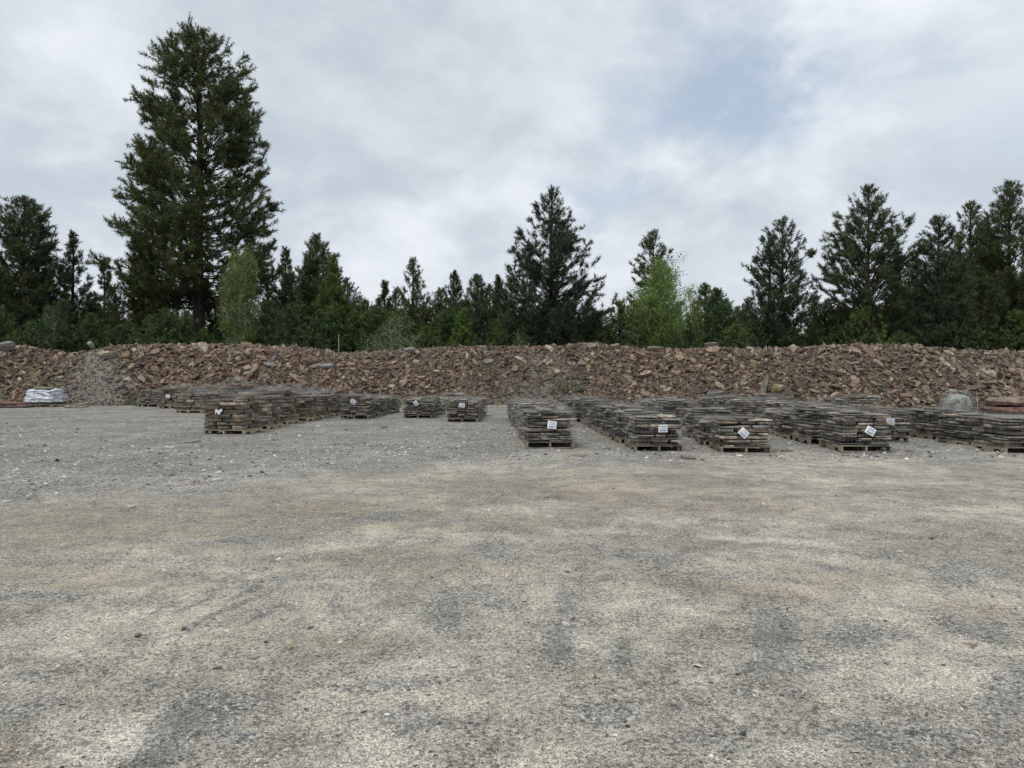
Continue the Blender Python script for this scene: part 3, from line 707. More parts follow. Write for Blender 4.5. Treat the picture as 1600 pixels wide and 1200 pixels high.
def net_geo(r, W, D, H, sag, rad=.0016, baggy=False):
    """wire netting wrapped round a load and folded loosely over its top"""
    g = Geo(); W2, D2 = W / 2 + .045, D / 2 + .045; top = H + (.05 if not baggy else .09)
    def wob(p, a): p = np.asarray(p, float); return p + np.stack([(fbm(p[:, 2] * 3 + p[:, 0], p[:, 1] * 3, sag + k, 3) - .5) * a for k in range(3)], -1)
    def ring(z):
        pts = []
        for (ax, ay), (bx, by) in (((-W2, -D2), (W2, -D2)), ((W2, -D2), (W2, D2)), ((W2, D2), (-W2, D2)), ((-W2, D2), (-W2, -D2))):
            for q in np.linspace(0, 1, 7)[:-1]: pts.append((ax + (bx - ax) * q, ay + (by - ay) * q, z))
        pts.append(pts[0]); return pts
    for z in np.arange(.15, top, .095): tube(g, wob(ring(z), .06), rad, 3, cap=False)
    zs = np.linspace(.13, top, 6)
    for x in np.arange(-W2, W2 + .01, .078):
        for y in (-D2, D2): tube(g, wob([(x, y, z) for z in zs], .06), rad, 3, cap=False)
    for y in np.arange(-D2 + .06, D2 - .01, .078):
        for x in (-W2, W2): tube(g, wob([(x, y, z) for z in zs], .06), rad, 3, cap=False)
    amp = .10 if not baggy else .42; base = H + (.045 if not baggy else .03)
    def roof(x, y): return base + amp * np.maximum(0, fbm(x * 3.1 + sag, y * 3.1, sag, 3) - .38) + (.05 if baggy else 0)
    st = .2 if not baggy else .065
    for x in np.arange(-W2, W2 + .01, st):
        y = np.linspace(-D2, D2, 12); tube(g, np.stack([np.full(12, x) + (fbm(y * 3, y * 0 + x, sag) - .5) * .06, y, roof(x, y)], -1), rad, 3, cap=False)
    for y in np.arange(-D2, D2 + .01, st):
        x = np.linspace(-W2, W2, 12); tube(g, np.stack([x, np.full(12, y) + (fbm(x * 3, x * 0 + y, sag + 3) - .5) * .06, roof(x, y)], -1), rad, 3, cap=False)
    return g

PROTO = {}
USED = set()
def bundle(kind, var, near):
    """prototype load: pallet, stones and netting"""
    key = (kind, var, near)
    if key in PROTO: return copy_tree(PROTO[key])
    r = rs({'thin': 1000, 'thick': 2000}[kind] + var)
    W, D = (1.02, 1.22) if kind == 'thin' else (1.12, 1.2)
    H = ({'thin': .66, 'thick': .88}[kind]) + [0, .07, -.07, .10, .02][var % 5]
    root = thing('stone_pallet', (0, 0, 0))
    pallet_parts(W, D, M_WOODPALE if (kind == 'thick') else M_WOOD, root, not near)
    L = stone_layers(r, W - .03, D - .03, H, kind)
    if near:
        for k, (b, c) in enumerate(L[:98]):
            g = Geo(); stone_plate(g, r, *b, c); kids(root, g.build('stone', M_STONE, root))
    else:
        g = Geo()
        for b, c in L: stone_plate(g, r, *b, c)
        kids(root, g.build('stone_stack', M_STONE, root))
    n = net_geo(r, W, D, H, var * 7 + (50 if kind == 'thick' else 0), .0013 if near else .0016, kind == 'thick').build('wire_netting', M_WIRE, root); kids(root, n)
    root['top'] = H
    PROTO[key] = root
    return root

def paper_tag(root, x, z, tilt, W=.19, H=.15, side_y=-.68, torn=False):
    g = Geo(); r = rs(int(abs(x) * 100) + 3)
    n = 6; xs = np.linspace(-W / 2, W / 2, n); curl = (xs / W) ** 2 * .035
    def put(x_, z_, y_): c, s_ = math.cos(tilt), math.sin(tilt); return (x + x_ * c - z_ * s_, side_y - y_, z + x_ * s_ + z_ * c)
    v = []
    for i, q in enumerate(xs):
        lo = -H / 2 + (H * [.0, .5, .15, 0, .45, .55][i] if torn else 0); hi = H / 2 - (H * [.1, 0, .2, .25, .05, 0][i] if torn else 0)
        v += [put(q, lo, -curl[i] + .002), put(q, hi, -curl[i] + .002), put(q, lo, -curl[i] - .002), put(q, hi, -curl[i] - .002)]
    f = []
    for i in range(n - 1):
        a, b = i * 4, i * 4 + 4
        f += [(a, b, b + 1, a + 1), (a + 3, b + 3, b + 2, a + 2), (a + 2, b + 2, b, a), (a + 1, b + 1, b + 3, a + 3)]
    f += [(0, 1, 3, 2), (n * 4 - 4, n * 4 - 2, n * 4 - 1, n * 4 - 3)]
    g.add(v, f); p = g.build('paper_tag', M_PAPER, root)
    if not torn:
        g = Geo()
        for k, zz in enumerate((.042, .008, -.03, -.052)):
            ln = W * [.28, .36, .38, .3][k]; hgt = [.006, .004, .008, .004][k]
            a = [put(-ln, zz - hgt, .006), put(ln, zz - hgt, .006), put(ln, zz + hgt, .006), put(-ln, zz + hgt, .006)]
            g.add(a, [(0, 1, 2, 3)])
        g.build('printed_lines', M_INK, p)
    return p

WB = {}
def place_row(desc, front, vpx, n, kind, nears, tags, pitch=1.52, wid=1.02, side='L', start_var=0, gaps=None, start=0):
    """front=(px, py) of the nearest bottom corner (side L: left corner, R: right corner)"""
    x, y = ground_at(*front); dx = (vpx - 800) / F
    ang = -math.atan(dx)
    cx0 = x + (wid / 2 if side == 'L' else -wid / 2); cy0 = y + .61
    r = rs(int(front[0] * 7 + front[1])); k = start; out = []
    d = 0.0
    for i in range(n):
        if gaps and i in gaps: d += gaps[i]
        near = i < nears
        o = bundle(kind, (start_var + i * 3) % 5, near)
        X = cx0 + dx * d + r.normal(0, .05); Y = cy0 + d
        o.location = (X, Y, float(ground_height(np.array(X), np.array(Y))) - .004)
        o.rotation_euler = (0, 0, ang + r.normal(0, .03))
        s_ = r.uniform(.9, 1.1); o.scale = (1, 1, s_)
        if r.uniform() < .5 and not near: o.rotation_euler[2] += math.pi
        if i in tags:
            t = tags[i]; paper_tag(o, t[0], t[1], t[2], torn=len(t) > 3, side_y=-.675)
        out.append(o); d += pitch + r.uniform(-.05, .06)
        pos = ['front', 'second', 'third', 'fourth', 'fifth', 'sixth', 'seventh', 'eighth', 'ninth', 'tenth'][i]
        look = {'thin': 'netted flagstone pallet', 'thick': 'netted wall stone pallet'}[kind]
        extra = {True: ' with white tag', False: ''}[i in tags]
        lab = f"{look}{extra}, {pos} in {desc}"
        if len(lab.split()) > 16: lab = f"{look}, {pos} in {desc}"
        tag(o, lab, 'stone pallet', 'pallets of netted stone in ' + desc, 'thing')
    return out

place_row('the row nearest the middle of the yard', (823, 702), 753, 8, 'thin', 2, {0: (.03, .47, -.12)}, start_var=1, wid=1.03)
place_row('the second row right of the middle', (988, 704.5), 753, 8, 'thin', 3, {0: (.06, .47, 0.02)}, start_var=0)
place_row('the third row right of the middle', (1130, 707), 846, 7, 'thin', 3, {0: (-.07, .42, -.75)}, start_var=4, gaps={3: 2.8})
place_row('the fourth row right of the middle', (1312, 707.5), 858, 8, 'thin', 4, {0: (.05, .42, -.5)}, start_var=3, gaps={4: 2.4})
place_row('the short set back row near the right edge', (1357, 692), 860, 7, 'thin', 1, {0: (.06, .48, -.06)}, start_var=2)
place_row('the last row at the right edge', (1581, 709), 866, 4, 'thin', 3, {}, start_var=0)
place_row('the long left hand row of wall stone', (382, 678.5), 845, 6, 'thick', 5, {0: (-.1, .58, 0.05, 1), 2: (-.3, .5, .4)}, start_var=0, wid=1.12, side='R', pitch=1.74)
place_row('the row left of centre beside the wall stone', (578, 654.8), 845, 4, 'thin', 1, {0: (-.02, .58, -.5)}, start_var=3, side='R', pitch=1.45)
place_row('the small middle row with the leaning tag', (674, 654), 845, 3, 'thin', 1, {0: (-.05, .6, -1.0)}, start_var=1, side='R', pitch=1.5)
place_row('the small row just left of the middle aisle', (744, 659.5), 845, 3, 'thin', 2, {0: (0, .6, -.15)}, start_var=3, side='R', pitch=1.5)
place_row('the back left row by the gravel slide', (250, 636), 845, 1, 'thin', 1, {}, start_var=3, side='R')
place_row('the back row beside the left flagstones', (285, 639), 845, 2, 'thick', 1, {0: (-.1, .6, -.2)}, start_var=1, side='R', wid=1.1)
place_row('the back row behind the wall stone', (320, 645.5), 845, 4, 'thick', 1, {}, start_var=2, side='R', wid=1.1)
place_row('the hidden rear row at the bank foot', (436, 637.5), 845, 2, 'thick', 0, {}, start_var=4, side='R', wid=1.1)
place_row('the rear row below the double topped pine', (480, 637.0), 845, 2, 'thick', 0, {}, start_var=2, side='R', wid=1.1)
place_row('the rear pallets behind the leaning tag', (720, 642), 845, 2, 'thin', 0, {}, start_var=2, side='R')
place_row('the rear pair below the bank at right centre', (1210, 641), 856, 2, 'thin', 0, {}, start_var=2)
place_row('the rear group before the bare boulder', (1335, 645), 856, 2, 'thin', 0, {}, start_var=4)

# ------------------------------------------------------------------ film wrapped pallet, boulder and big slabs
def wrapped_pallet():
    x, y = ground_at(60, 636); y += .6
    root = thing('wrapped_pallet', (x, y, 0), R(-8), 'pallet of stone wrapped in white plastic film, standing by the gravel slide', 'wrapped pallet')
    W, D = 1.6, 1.35
    pallet_parts(W, D, M_WOOD, root, True)
    r = rs(4); g = Geo(); k = 40; rings = []
    zs = np.linspace(.24, .86, 20)
    for i, z in enumerate(zs):
        t = i / 19
        a = np.arange(k) / k * 2 * math.pi
        sq = 1 / np.maximum(np.abs(np.cos(a)), np.abs(np.sin(a))) ** .8
        fold = (fbm(np.cos(a) * 2.4 + z * 5, np.sin(a) * 2.4 + z * 13, 40, 4) - .5) * .42 + .03 * math.sin(i * 1.1 + 1)
        s_ = .93 - .20 * t ** 2 + fold * (.4 + .6 * t)
        rings.append(np.stack([np.cos(a) * sq * W / 2 * s_, np.sin(a) * sq * D / 2 * s_, z + (fbm(np.cos(a) * 1.6 + 3, np.sin(a) * 1.6, 3) - .5) * .34 * t], -1))
    rings.append(rings[-1] * np.array([[.6, .6, 1]]) + np.array([[0, 0, .02]]))
    v = np.concatenate(rings); n = len(rings); i = np.arange(n - 1)[:, None] * k; j = np.arange(k)[None]; j2 = (j + 1) % k
    f = np.stack([i + j, i + j2, i + k + j2, i + k + j], -1).reshape(-1, 4)
    g.add(v, f); g.add(rings[-1], [tuple(range(k))])
    g.build('plastic_wrap', M_PLASTIC, root, smooth=True)
    g = Geo(); stone_plate(g, r, -.5, .5, -.35, .4, .88, .95, (.24, .23, .16)); g.build('cap_stone', M_STONE, root)
    for z0, z1, e in ((.131, .19, 0), (.192, .26, .05)):
        g = Geo(); stone_plate(g, r, -.80 + e, .8 - e, -.62, .6, z0, z1, (.11, .11, .105)); g.build('base_stone', M_STONE, root)
wrapped_pallet()

def flat_stone(px, py, w, d, t, col, label, z=0.0, rz=0.0, group=None, seed=1, name='flat_stone'):
    x, y = ground_at(px, py); g = Geo(); stone_plate(g, rs(seed), -w / 2, w / 2, -d / 2, d / 2, 0, t, (1, 1, 1))
    o = g.build(name, M_SLAB); o.location = (x, y + d / 2, z + float(ground_height(np.array(x), np.array(y + d / 2))) - .003); o.rotation_euler = (0, 0, rz); o.color = (*col, 1)
    return tag(o, label, 'stone slab', group, 'thing')
flat_stone(12, 637, 1.7, 1.3, .14, (.12, .085, .07), 'rust dark lower slab lying left of the film wrapped pallet', seed=3)
flat_stone(6, 637, 1.5, 1.1, .13, (.15, .10, .08), 'rust dark upper slab lying left of the film wrapped pallet', z=.14, seed=4)
flat_stone(114, 637, .9, .7, .10, (.27, .25, .2), 'thin pale flagstone on the ground right of the film wrapped pallet', seed=5)
flat_stone(118, 636.5, .6, .5, .08, (.22, .2, .16), 'small flagstone topping the pale one beside the film wrapped pallet', z=.10, seed=6)
flat_stone(1606, 648, 1.9, 1.6, .34, (.19, .12, .10), 'thick red brown lower slab of the pair at the right edge', seed=7)
flat_stone(1610, 648, 1.9, 1.5, .30, (.23, .175, .14), 'thick tan topped upper slab of the pair at the right edge', z=.36, seed=8)
flat_stone(1540, 640, 1.0, .7, .3, (.14, .105, .09), 'dark brown block on the ground right of the netted boulder', seed=9)
flat_stone(1385, 641, .9, .5, .2, (.2, .16, .12), 'brown slab on the ground at the bank foot left of the boulder', seed=12)

def boulder():
    x, y = ground_at(1506, 646); y += .45
    import bmesh
    root = thing('netted_boulder', (x, y, 0), .3, 'pale grey green boulder under loose wire netting at the bank foot', 'boulder')
    bm = bmesh.new(); bmesh.ops.create_icosphere(bm, subdivisions=4, radius=1)
    for v in bm.verts:
        c = v.co.copy(); c = Vector([math.copysign(abs(q) ** .75, q) for q in c])
        n = float(fbm(np.array(c.x * 1.6 + 4), np.array(c.y * 1.6 + c.z * 1.9), 61, 5)) - .5
        c *= 1 + n * .5
        v.co = (c.x * .52, c.y * .46, max(-.1, c.z * .42 + .32))
    me = bpy.data.meshes.new('rock'); bm.to_mesh(me); bm.free(); me.materials.append(M_SLAB)
    o = link('rock', me, root); o.color = (.34, .355, .335, 1)
    g = Geo(); r = rs(9)
    for k in range(22):
        a = k / 22 * 6.283; t = np.linspace(0, 1, 9)
        rad = .30 + .42 * t ** .6 + (fbm(t * 3, t * 0 + k * .7, 8) - .5) * .12
        tube(g, np.stack([np.cos(a) * rad, np.sin(a) * rad * .9, .92 * (1 - t ** 1.8) + .02 + 0 * t], -1), (.006), 3, cap=False)
    for z in np.linspace(.06, .88, 10):
        t = (1 - (z - .02) / .92) ** (1 / 1.8); a = np.linspace(0, 6.283, 25); rad = .30 + .42 * t ** .6 + (fbm(a * 2, a * 0 + z * 4, 8) - .5) * .1
        tube(g, np.stack([np.cos(a) * rad, np.sin(a) * rad * .9, np.full(25, z)], -1), .006, 3, cap=False)
    g.build('wire_netting', M_WIRE, root)
    for px_, h in ((1480, 1.15), (1527, .95)):
        X, Y = ground_at(px_, 648)
        g = Geo(); tube(g, [(0, 0, 0), (.01, 0, h * .5), (-.02, .01, h)], .012, 4); p = g.build('marker_stake', M_STAKE)
        p.location = (X, Y, 0); tag(p, f"thin pale stake standing {'left' if px_ == 1480 else 'right'} of the netted boulder", 'stake')
boulder()

def broken_pieces():
    r = rs(321); n = 0
    for (px, py, lab) in ((905, 712, 'small broken flagstone chip beside the pallet nearest the middle'), (1075, 716, 'broken flagstone piece in front of the gap between second and third tagged pallets'),
                          (1228, 705, 'flat grey shard between the third and fourth tagged pallets'), (1440, 700, 'pale broken shard on the light gravel left of the last right row'), (1418, 706, 'grey stone splinter right of the fourth tagged pallet'),
                          (430, 688, 'brown stone lump dropped in front of the left wall stone row'), (300, 690, 'dark flat piece left of the front wall stone pallet'), (600, 668, 'thin shard in front of the left flagstone row'), (770, 672, 'tan shard by the small row left of the middle aisle')):
        x, y = ground_at(px, py); w = r.uniform(.14, .3); o = link('loose_stone', SLABM[n % 14]); n += 1
        o.location = (x, y, float(ground_height(np.array(x), np.array(y))) + w * .05); o.scale = (w * 1.3, w, w * .22); o.rotation_euler = (r.normal(0, .06), r.normal(0, .06), r.uniform(0, 6))
        o.color = (*(np.array([.24, .215, .175]) * r.uniform(.7, 1.5)), 1); tag(o, lab, 'stone')
broken_pieces()

def loose_stones():
    spots = [(340, 750, .16, (.62, .6, .55), 'flat white stone on the grey gravel below the left wall stone row'), (205, 795, .10, (.5, .5, .48), 'white flat chip on the left yard near the gravel edge'), (560, 1096, .05, (.58, .57, .5), 'pale oval pebble in the lower left centre'),
             (397, 1030, .05, (.42, .4, .36), 'elongated tan chip in the pale dust, left foreground'), (216, 994, .05, (.13, .13, .12), 'dark elongated chip beside the tyre marks, left foreground'), (287, 984, .045, (.12, .12, .11), 'dark chip at the end of the tyre marks'),
             (452, 1013, .06, (.34, .3, .2), 'tan stone shard just right of the tyre marks'), (340, 1047, .04, (.14, .14, .14), 'thin dark splinter below the tyre marks'), (884, 975, .06, (.6, .6, .58), 'white stone on the damp patch near the middle'),
             (945, 701, .2, (.42, .4, .36), 'pale chip between the first two pallet rows'), (860, 812, .09, (.6, .59, .54), 'white chip near the reddish stain'), (1342, 1061, .05, (.62, .6, .5), 'cream pebble on the right foreground'),
             (660, 1157, .03, (.5, .49, .45), 'small pale pebble near the bottom edge, centre left'), (1160, 1105, .035, (.6, .6, .58), 'white pebble on the round pale patch, lower right')]
    for i, (px, py, s_, c, lab) in enumerate(spots):
        x, y = ground_at(px, py); r = rs(500 + i)
        o = link('loose_stone', SLABM[i % 14]); o.location = (x, y, float(ground_height(np.array(x), np.array(y))) + s_ * .12); o.scale = (s_ * 1.3, s_, s_ * .24)
        o.rotation_euler = (0, 0, r.uniform(0, 6)); o.color = (*c, 1); tag(o, lab, 'stone')
loose_stones()

# ------------------------------------------------------------------ trees
def tufts(g, r, cen, axis, K, length, width, spread=.9, cyl=.5):
    N = len(cen); axis = axis / (np.linalg.norm(axis, axis=1)[:, None] + 1e-9)
    rnd = r.normal(0, 1, (N, K, 3)); rnd /= np.linalg.norm(rnd, axis=2)[..., None]
    d = axis[:, None] * (1 - spread * .5) + rnd * spread; d /= np.linalg.norm(d, axis=2)[..., None]
    zt = cen[:, 2].max(); sc = np.interp((zt - cen[:, 2]) / max(zt, 1), [0, .05, .22], [.55, .75, 1.0])[:, None, None]
    L = length * r.uniform(.7, 1.15, (N, K, 1)) * sc; width = width * (.4 + .6 * sc)
    b = cen[:, None] + axis[:, None] * (r.uniform(-cyl, cyl, (N, K, 1)) * length)
    p = np.cross(d, r.normal(0, 1, (N, K, 3))); p /= np.linalg.norm(p, axis=2)[..., None] + 1e-9
    v = np.stack([b - p * width * .5, b + p * width * .5, b + d * L], 2).reshape(-1, 3)
    f = np.arange(N * K * 3).reshape(-1, 3)
    br = r.uniform(.7, 1.4, (N, 1, 1)) * np.ones((N, K * 3, 3)); br[..., 0] *= r.uniform(.85, 1.2, (N, 1)); br[..., 2] *= r.uniform(.85, 1.2, (N, 1))
    g.add(v, f, 0, br.reshape(-1, 3))

def pine_data(seed, H, Rr, prof, base=.12, nb=110, e0=12, e1=58, tw=6, tf=3, K=20, nl=.30, nw=.045, limbs=(), stems=1, trunk_r=None, curve=.35, lean=0.0, jit=.28, mat=None, spread=.9, clump=.35):
    """returns trunk mesh and crown mesh of one pine of height H and crown radius Rr"""
    r = rs(seed); T = Geo(); C = Geo(); cen = []; ax = []
    trunk_r = trunk_r or H * .016
    for s_ in range(stems):
        off = np.array([0.0, 0, 0]) if s_ == 0 else np.array([-Rr * .32, .2, 0]); Hs = H if s_ == 0 else H * .87
        zz = np.linspace(0, Hs, 12); wob = lambda z: np.array([math.sin(z * .35 + seed) * .06 + lean * (z / H) ** 2 * H, math.cos(z * .3 + seed) * .06, 0]) + off * min(1, z / (H * .15))
        pts = np.array([wob(z) + [0, 0, z] for z in zz]); tube(T, pts, trunk_r * (1 - zz / Hs) ** .8 + .02, 8, cap=False)
        n = nb if s_ == 0 else nb // 2
        lst = [(base + (1 - base) * ((i + r.uniform(0, 1)) / n) ** 1.28, None) for i in range(n)]
        for t, _ in lst:
            if t > .985: continue
            z = t * Hs; q = (t - base) / (1 - base)
            L = Rr * np.interp(q, np.linspace(0, 1, len(prof)), prof) * r.uniform(1 - jit, 1 + jit * .6) * (1 if s_ == 0 else .6)
            L = max(L, .35); az = r.uniform(0, 6.283)
            el = R(np.interp(q, [0, 1], [e0, e1]) + r.normal(0, 7)); L /= max(.55, math.cos(el)) ** (.6 if clump >= 1 else 0); L = min(L, (Hs - z) * .80 / (abs(math.sin(el)) + curve * .5) + .12)
            branch(T, r, cen, ax, wob(z) + [0, 0, z], az, el, L, curve, trunk_r, tw, tf, nl, clump)
        # leader tuft
        for k in range(6): cen.append(pts[-1] - [0, 0, .15 * k]); ax.append([0, 0, 1])
    for (t, az, el, L) in limbs: branch(T, r, cen, ax, np.array([0, 0, t * H]), az, R(el), L, .25, trunk_r * 1.3, tw + 6, tf, nl, clump)
    tufts(C, r, np.array(cen), np.array(ax, float), K, nl, nw, spread)
    return T.mesh('trunk', M_BARK), C.mesh('crown', mat or M_NEEDLE)

def branch(T, r, cen, ax, p0, az, el, L, curve, tr, tw, tf, nl, clump=.6):
    n = 6; s_ = np.linspace(0, 1, n); d = np.array([math.cos(az), math.sin(az), 0])
    h = L * np.cos(el) * s_; up = L * (math.sin(el) * s_ + curve * s_ ** 2 * .5 - .10 * np.sin(s_ * 3.14) * (1 if el < .5 else 0))
    side = np.array([-d[1], d[0], 0]) * r.normal(0, .08) * L
    pts = p0 + d * h[:, None] + np.array([0, 0, 1.0]) * up[:, None] + side * (s_ ** 2)[:, None]
    rad = np.linspace(min(tr * .35, .012 + L * .012), .008, n)
    tube(T, pts, rad, 3, cap=False)
    m = max(3, int(tw * (L / 2.2) ** .75 + r.uniform(-1, 1)))
    for k in range(m):
        u = r.uniform(.22, 1.0) ** (1 - .45 * clump) if L > 1.2 else r.uniform(.15, 1.0)
        i = min(n - 2, int(u * (n - 1))); fr = u * (n - 1) - i; q = pts[i] * (1 - fr) + pts[i + 1] * fr
        tl = np.clip(L * .28 * (1.15 - u * .6 * (1 - clump)), .10, 1.2) * r.uniform(.6, 1.2); sg = r.choice([-1, 1])
        sd = np.array([-d[1], d[0], 0]) * sg * r.uniform(.2, 1.0) + d * r.uniform(.1, 1) + np.array([0, 0, r.uniform(-.1, 1.0)])
        sd /= np.linalg.norm(sd)
        e = q + sd * tl
        tube(T, [q, (q + e) / 2 + [0, 0, -.02], e], [.012, .009, .006], 3, cap=False)
        nt_ = max(1, int(tf * tl / .75 + .5))
        for j in range(nt_):
            c = q + (e - q) * (1 - j * .9 / nt_ * r.uniform(.7, 1)); cen.append(c + r.normal(0, .03, 3)); a = sd + np.array([0, 0, .45]); ax.append(a)
    cen.append(pts[-1]); a = pts[-1] - pts[-2]; ax.append(a / np.linalg.norm(a) + [0, 0, .3])

def place_tree(px, Y, md, name, label, cat='pine tree', group=None, s=1.0, rz=None, r=None, base=.7):
    T, C = md; root = thing(name, (x_at(px, Y), Y, base), rz if rz is not None else (px * 1.7) % 6.28, label, cat, group); root.scale = (s, s, s)
    link('trunk', T, root); link('crown', C, root); return root
def Ht(topy, Y): return (HZ - topy) / F * Y + EYE - .7

CONE = [.8, 1.0, .97, .86, .73, .59, .44, .27, .05]
SPIRE = [1, .95, .86, .75, .62, .48, .34, .20, .04]
OVAL = [.6, .88, 1.0, 1.0, .93, .82, .66, .42, .06]
BIGP = [.8, 1.0, 1.04, 1.0, .97, .94, .88, .80, .70, .57, .41, .24, .05]
GP = 'pines behind the rubble bank'
# hand placed pines: px, top row, distance, crown half width px, data
def key_pine(px, topy, Y, hw, seed, label, prof=CONE, **kw):
    H = Ht(topy, Y) - .1; Rr = hw * 1.08 / F * Y
    return place_tree(px, Y, pine_data(seed, H, Rr, prof, **kw), 'pine_tree', label, group=GP, rz=0)
key_pine(311, 42, 60, 93, 1, 'tallest pine by far, dark rounded crown on a thick trunk', BIGP, base=.22, nb=285, tw=8, tf=2.2, K=22, nl=0.37, nw=.055, e0=6, e1=52, trunk_r=.55, clump=1, limbs=((.27, 3.2, 9, 7.2), (.24, 2.95, 4, 5.6), (.33, 3.5, 22, 5.5), (.25, .2, 8, 6.0)), jit=.22)
key_pine(862, 294, 50, 80, 2, 'broad central pine with a pointed open crown', CONE, base=.10, nb=165, tw=7, tf=3, K=22, nl=0.30, nw=.042, e0=18, e1=60, curve=.45)
key_pine(1357, 290, 52, 76, 3, 'open tall pine over the crest mound, sky through its limbs', [.55, .7, .95, 1.0, .88, .74, .6, .44, .26, .04], base=.20, nb=162, tw=6, tf=3, K=22, nl=0.32, nw=.042, e0=22, e1=62, curve=.4)
key_pine(1222, 340, 52, 52, 4, 'twin stemmed pine with two close tops', OVAL, base=.12, nb=143, tw=6, tf=3, K=22, nl=0.29, nw=.042, stems=2, e0=14, e1=60)
key_pine(1020, 360, 62, 38, 5, 'narrow pine rising behind the bright aspen', OVAL, base=.2, nb=148, tw=6, tf=3, nl=0.32, nw=.05)
key_pine(1462, 337, 50, 46, 6, 'dense pine with a leaning pointed top, second of the right group', OVAL, base=.18, nb=162, tw=7, tf=3, nl=0.30, nw=.045, lean=.02)
key_pine(1517, 315, 58, 42, 7, 'thin topped pine between the two right hand pines', OVAL, base=.15, nb=162, tw=6, tf=3, nl=0.33, nw=.05)
key_pine(1578, 283, 52, 58, 8, 'tall dark pine at the right edge of the view', [.8, 1, 1, .95, .85, .75, .60, .4, .06], base=.1, nb=209, tw=8, tf=3, nl=0.32, nw=.045)
key_pine(36, 308, 58, 62, 9, 'dense dark pine at the left edge of the view', [.7, .95, 1, 1, .9, .8, .68, .48, .08], base=.08, nb=253, tw=8, tf=3, nl=0.34, nw=.052)
key_pine(113, 362, 60, 38, 10, 'pointed pine between the left edge pine and the tallest pine', CONE, base=.15, nb=162, tw=6, tf=3, nl=0.33, nw=.052)
key_pine(162, 405, 72, 27, 11, 'slim distant pine just left of the long low limb', CONE, base=.2, nb=108, tw=5, tf=3, nl=0.37, nw=.055)
key_pine(495, 367, 55, 40, 12, 'dark pine with a doubled top right of the olive birch', OVAL, base=.08, nb=209, tw=8, tf=3, nl=0.32, nw=.048, stems=2)
key_pine(523, 398, 53, 40, 13, 'dark green pine tucked against the doubled top pine', CONE, base=.06, nb=187, tw=8, tf=3, nl=0.30, nw=.048, mat=M_NEEDLE2)
key_pine(447, 386, 70, 32, 14, 'slender hazy pine directly right of the tallest pine', CONE, base=.15, nb=135, tw=6, tf=3, nl=0.37, nw=.055)
key_pine(602, 440, 62, 27, 15, 'small pine above the bare grey shrub', CONE, base=.1, nb=121, tw=6, tf=3, nl=0.32, nw=.05)
key_pine(645, 402, 60, 36, 16, 'airy pointed pine right of the bare grey shrub', CONE, base=.12, nb=108, tw=5, tf=3, nl=0.32, nw=.048, curve=.5)
key_pine(708, 424, 65, 37, 17, 'conical pine behind the lime green larch', CONE, base=.1, nb=128, tw=6, tf=3, nl=0.33, nw=.05)
key_pine(745, 430, 63, 33, 18, 'blunt topped pine right behind the lime green larch', OVAL, base=.1, nb=148, tw=7, tf=3, nl=0.33, nw=.05)
key_pine(780, 432, 58, 30, 19, 'small pine leaning against the broad central pine', CONE, base=.1, nb=135, tw=6, tf=3, nl=0.32, nw=.05)
key_pine(1102, 444, 60, 30, 20, 'pine just right of the bright aspen, light green topped', OVAL, base=.1, nb=135, tw=6, tf=3, nl=0.32, nw=.05, mat=M_NEEDLE2)
key_pine(1122, 452, 52, 28, 21, 'dark bushy pine halfway between aspen and twin stemmed pine', OVAL, base=.05, nb=162, tw=7, tf=3, nl=0.29, nw=.046, mat=M_NEEDLE2)
key_pine(225, 412, 66, 40, 22, 'dark pine under the long limb of the tallest pine', OVAL, base=.1, nb=143, tw=7, tf=3, nl=0.34, nw=.052)
key_pine(1400, 400, 64, 30, 23, 'hidden pine filling behind the open tall pine', CONE, base=.1, nb=135, tw=6, tf=3, nl=0.34, nw=.052)
key_pine(1540, 345, 62, 36, 24, 'shaded pine behind the right edge group', OVAL, base=.1, nb=143, tw=7, tf=3, nl=0.34, nw=.052)

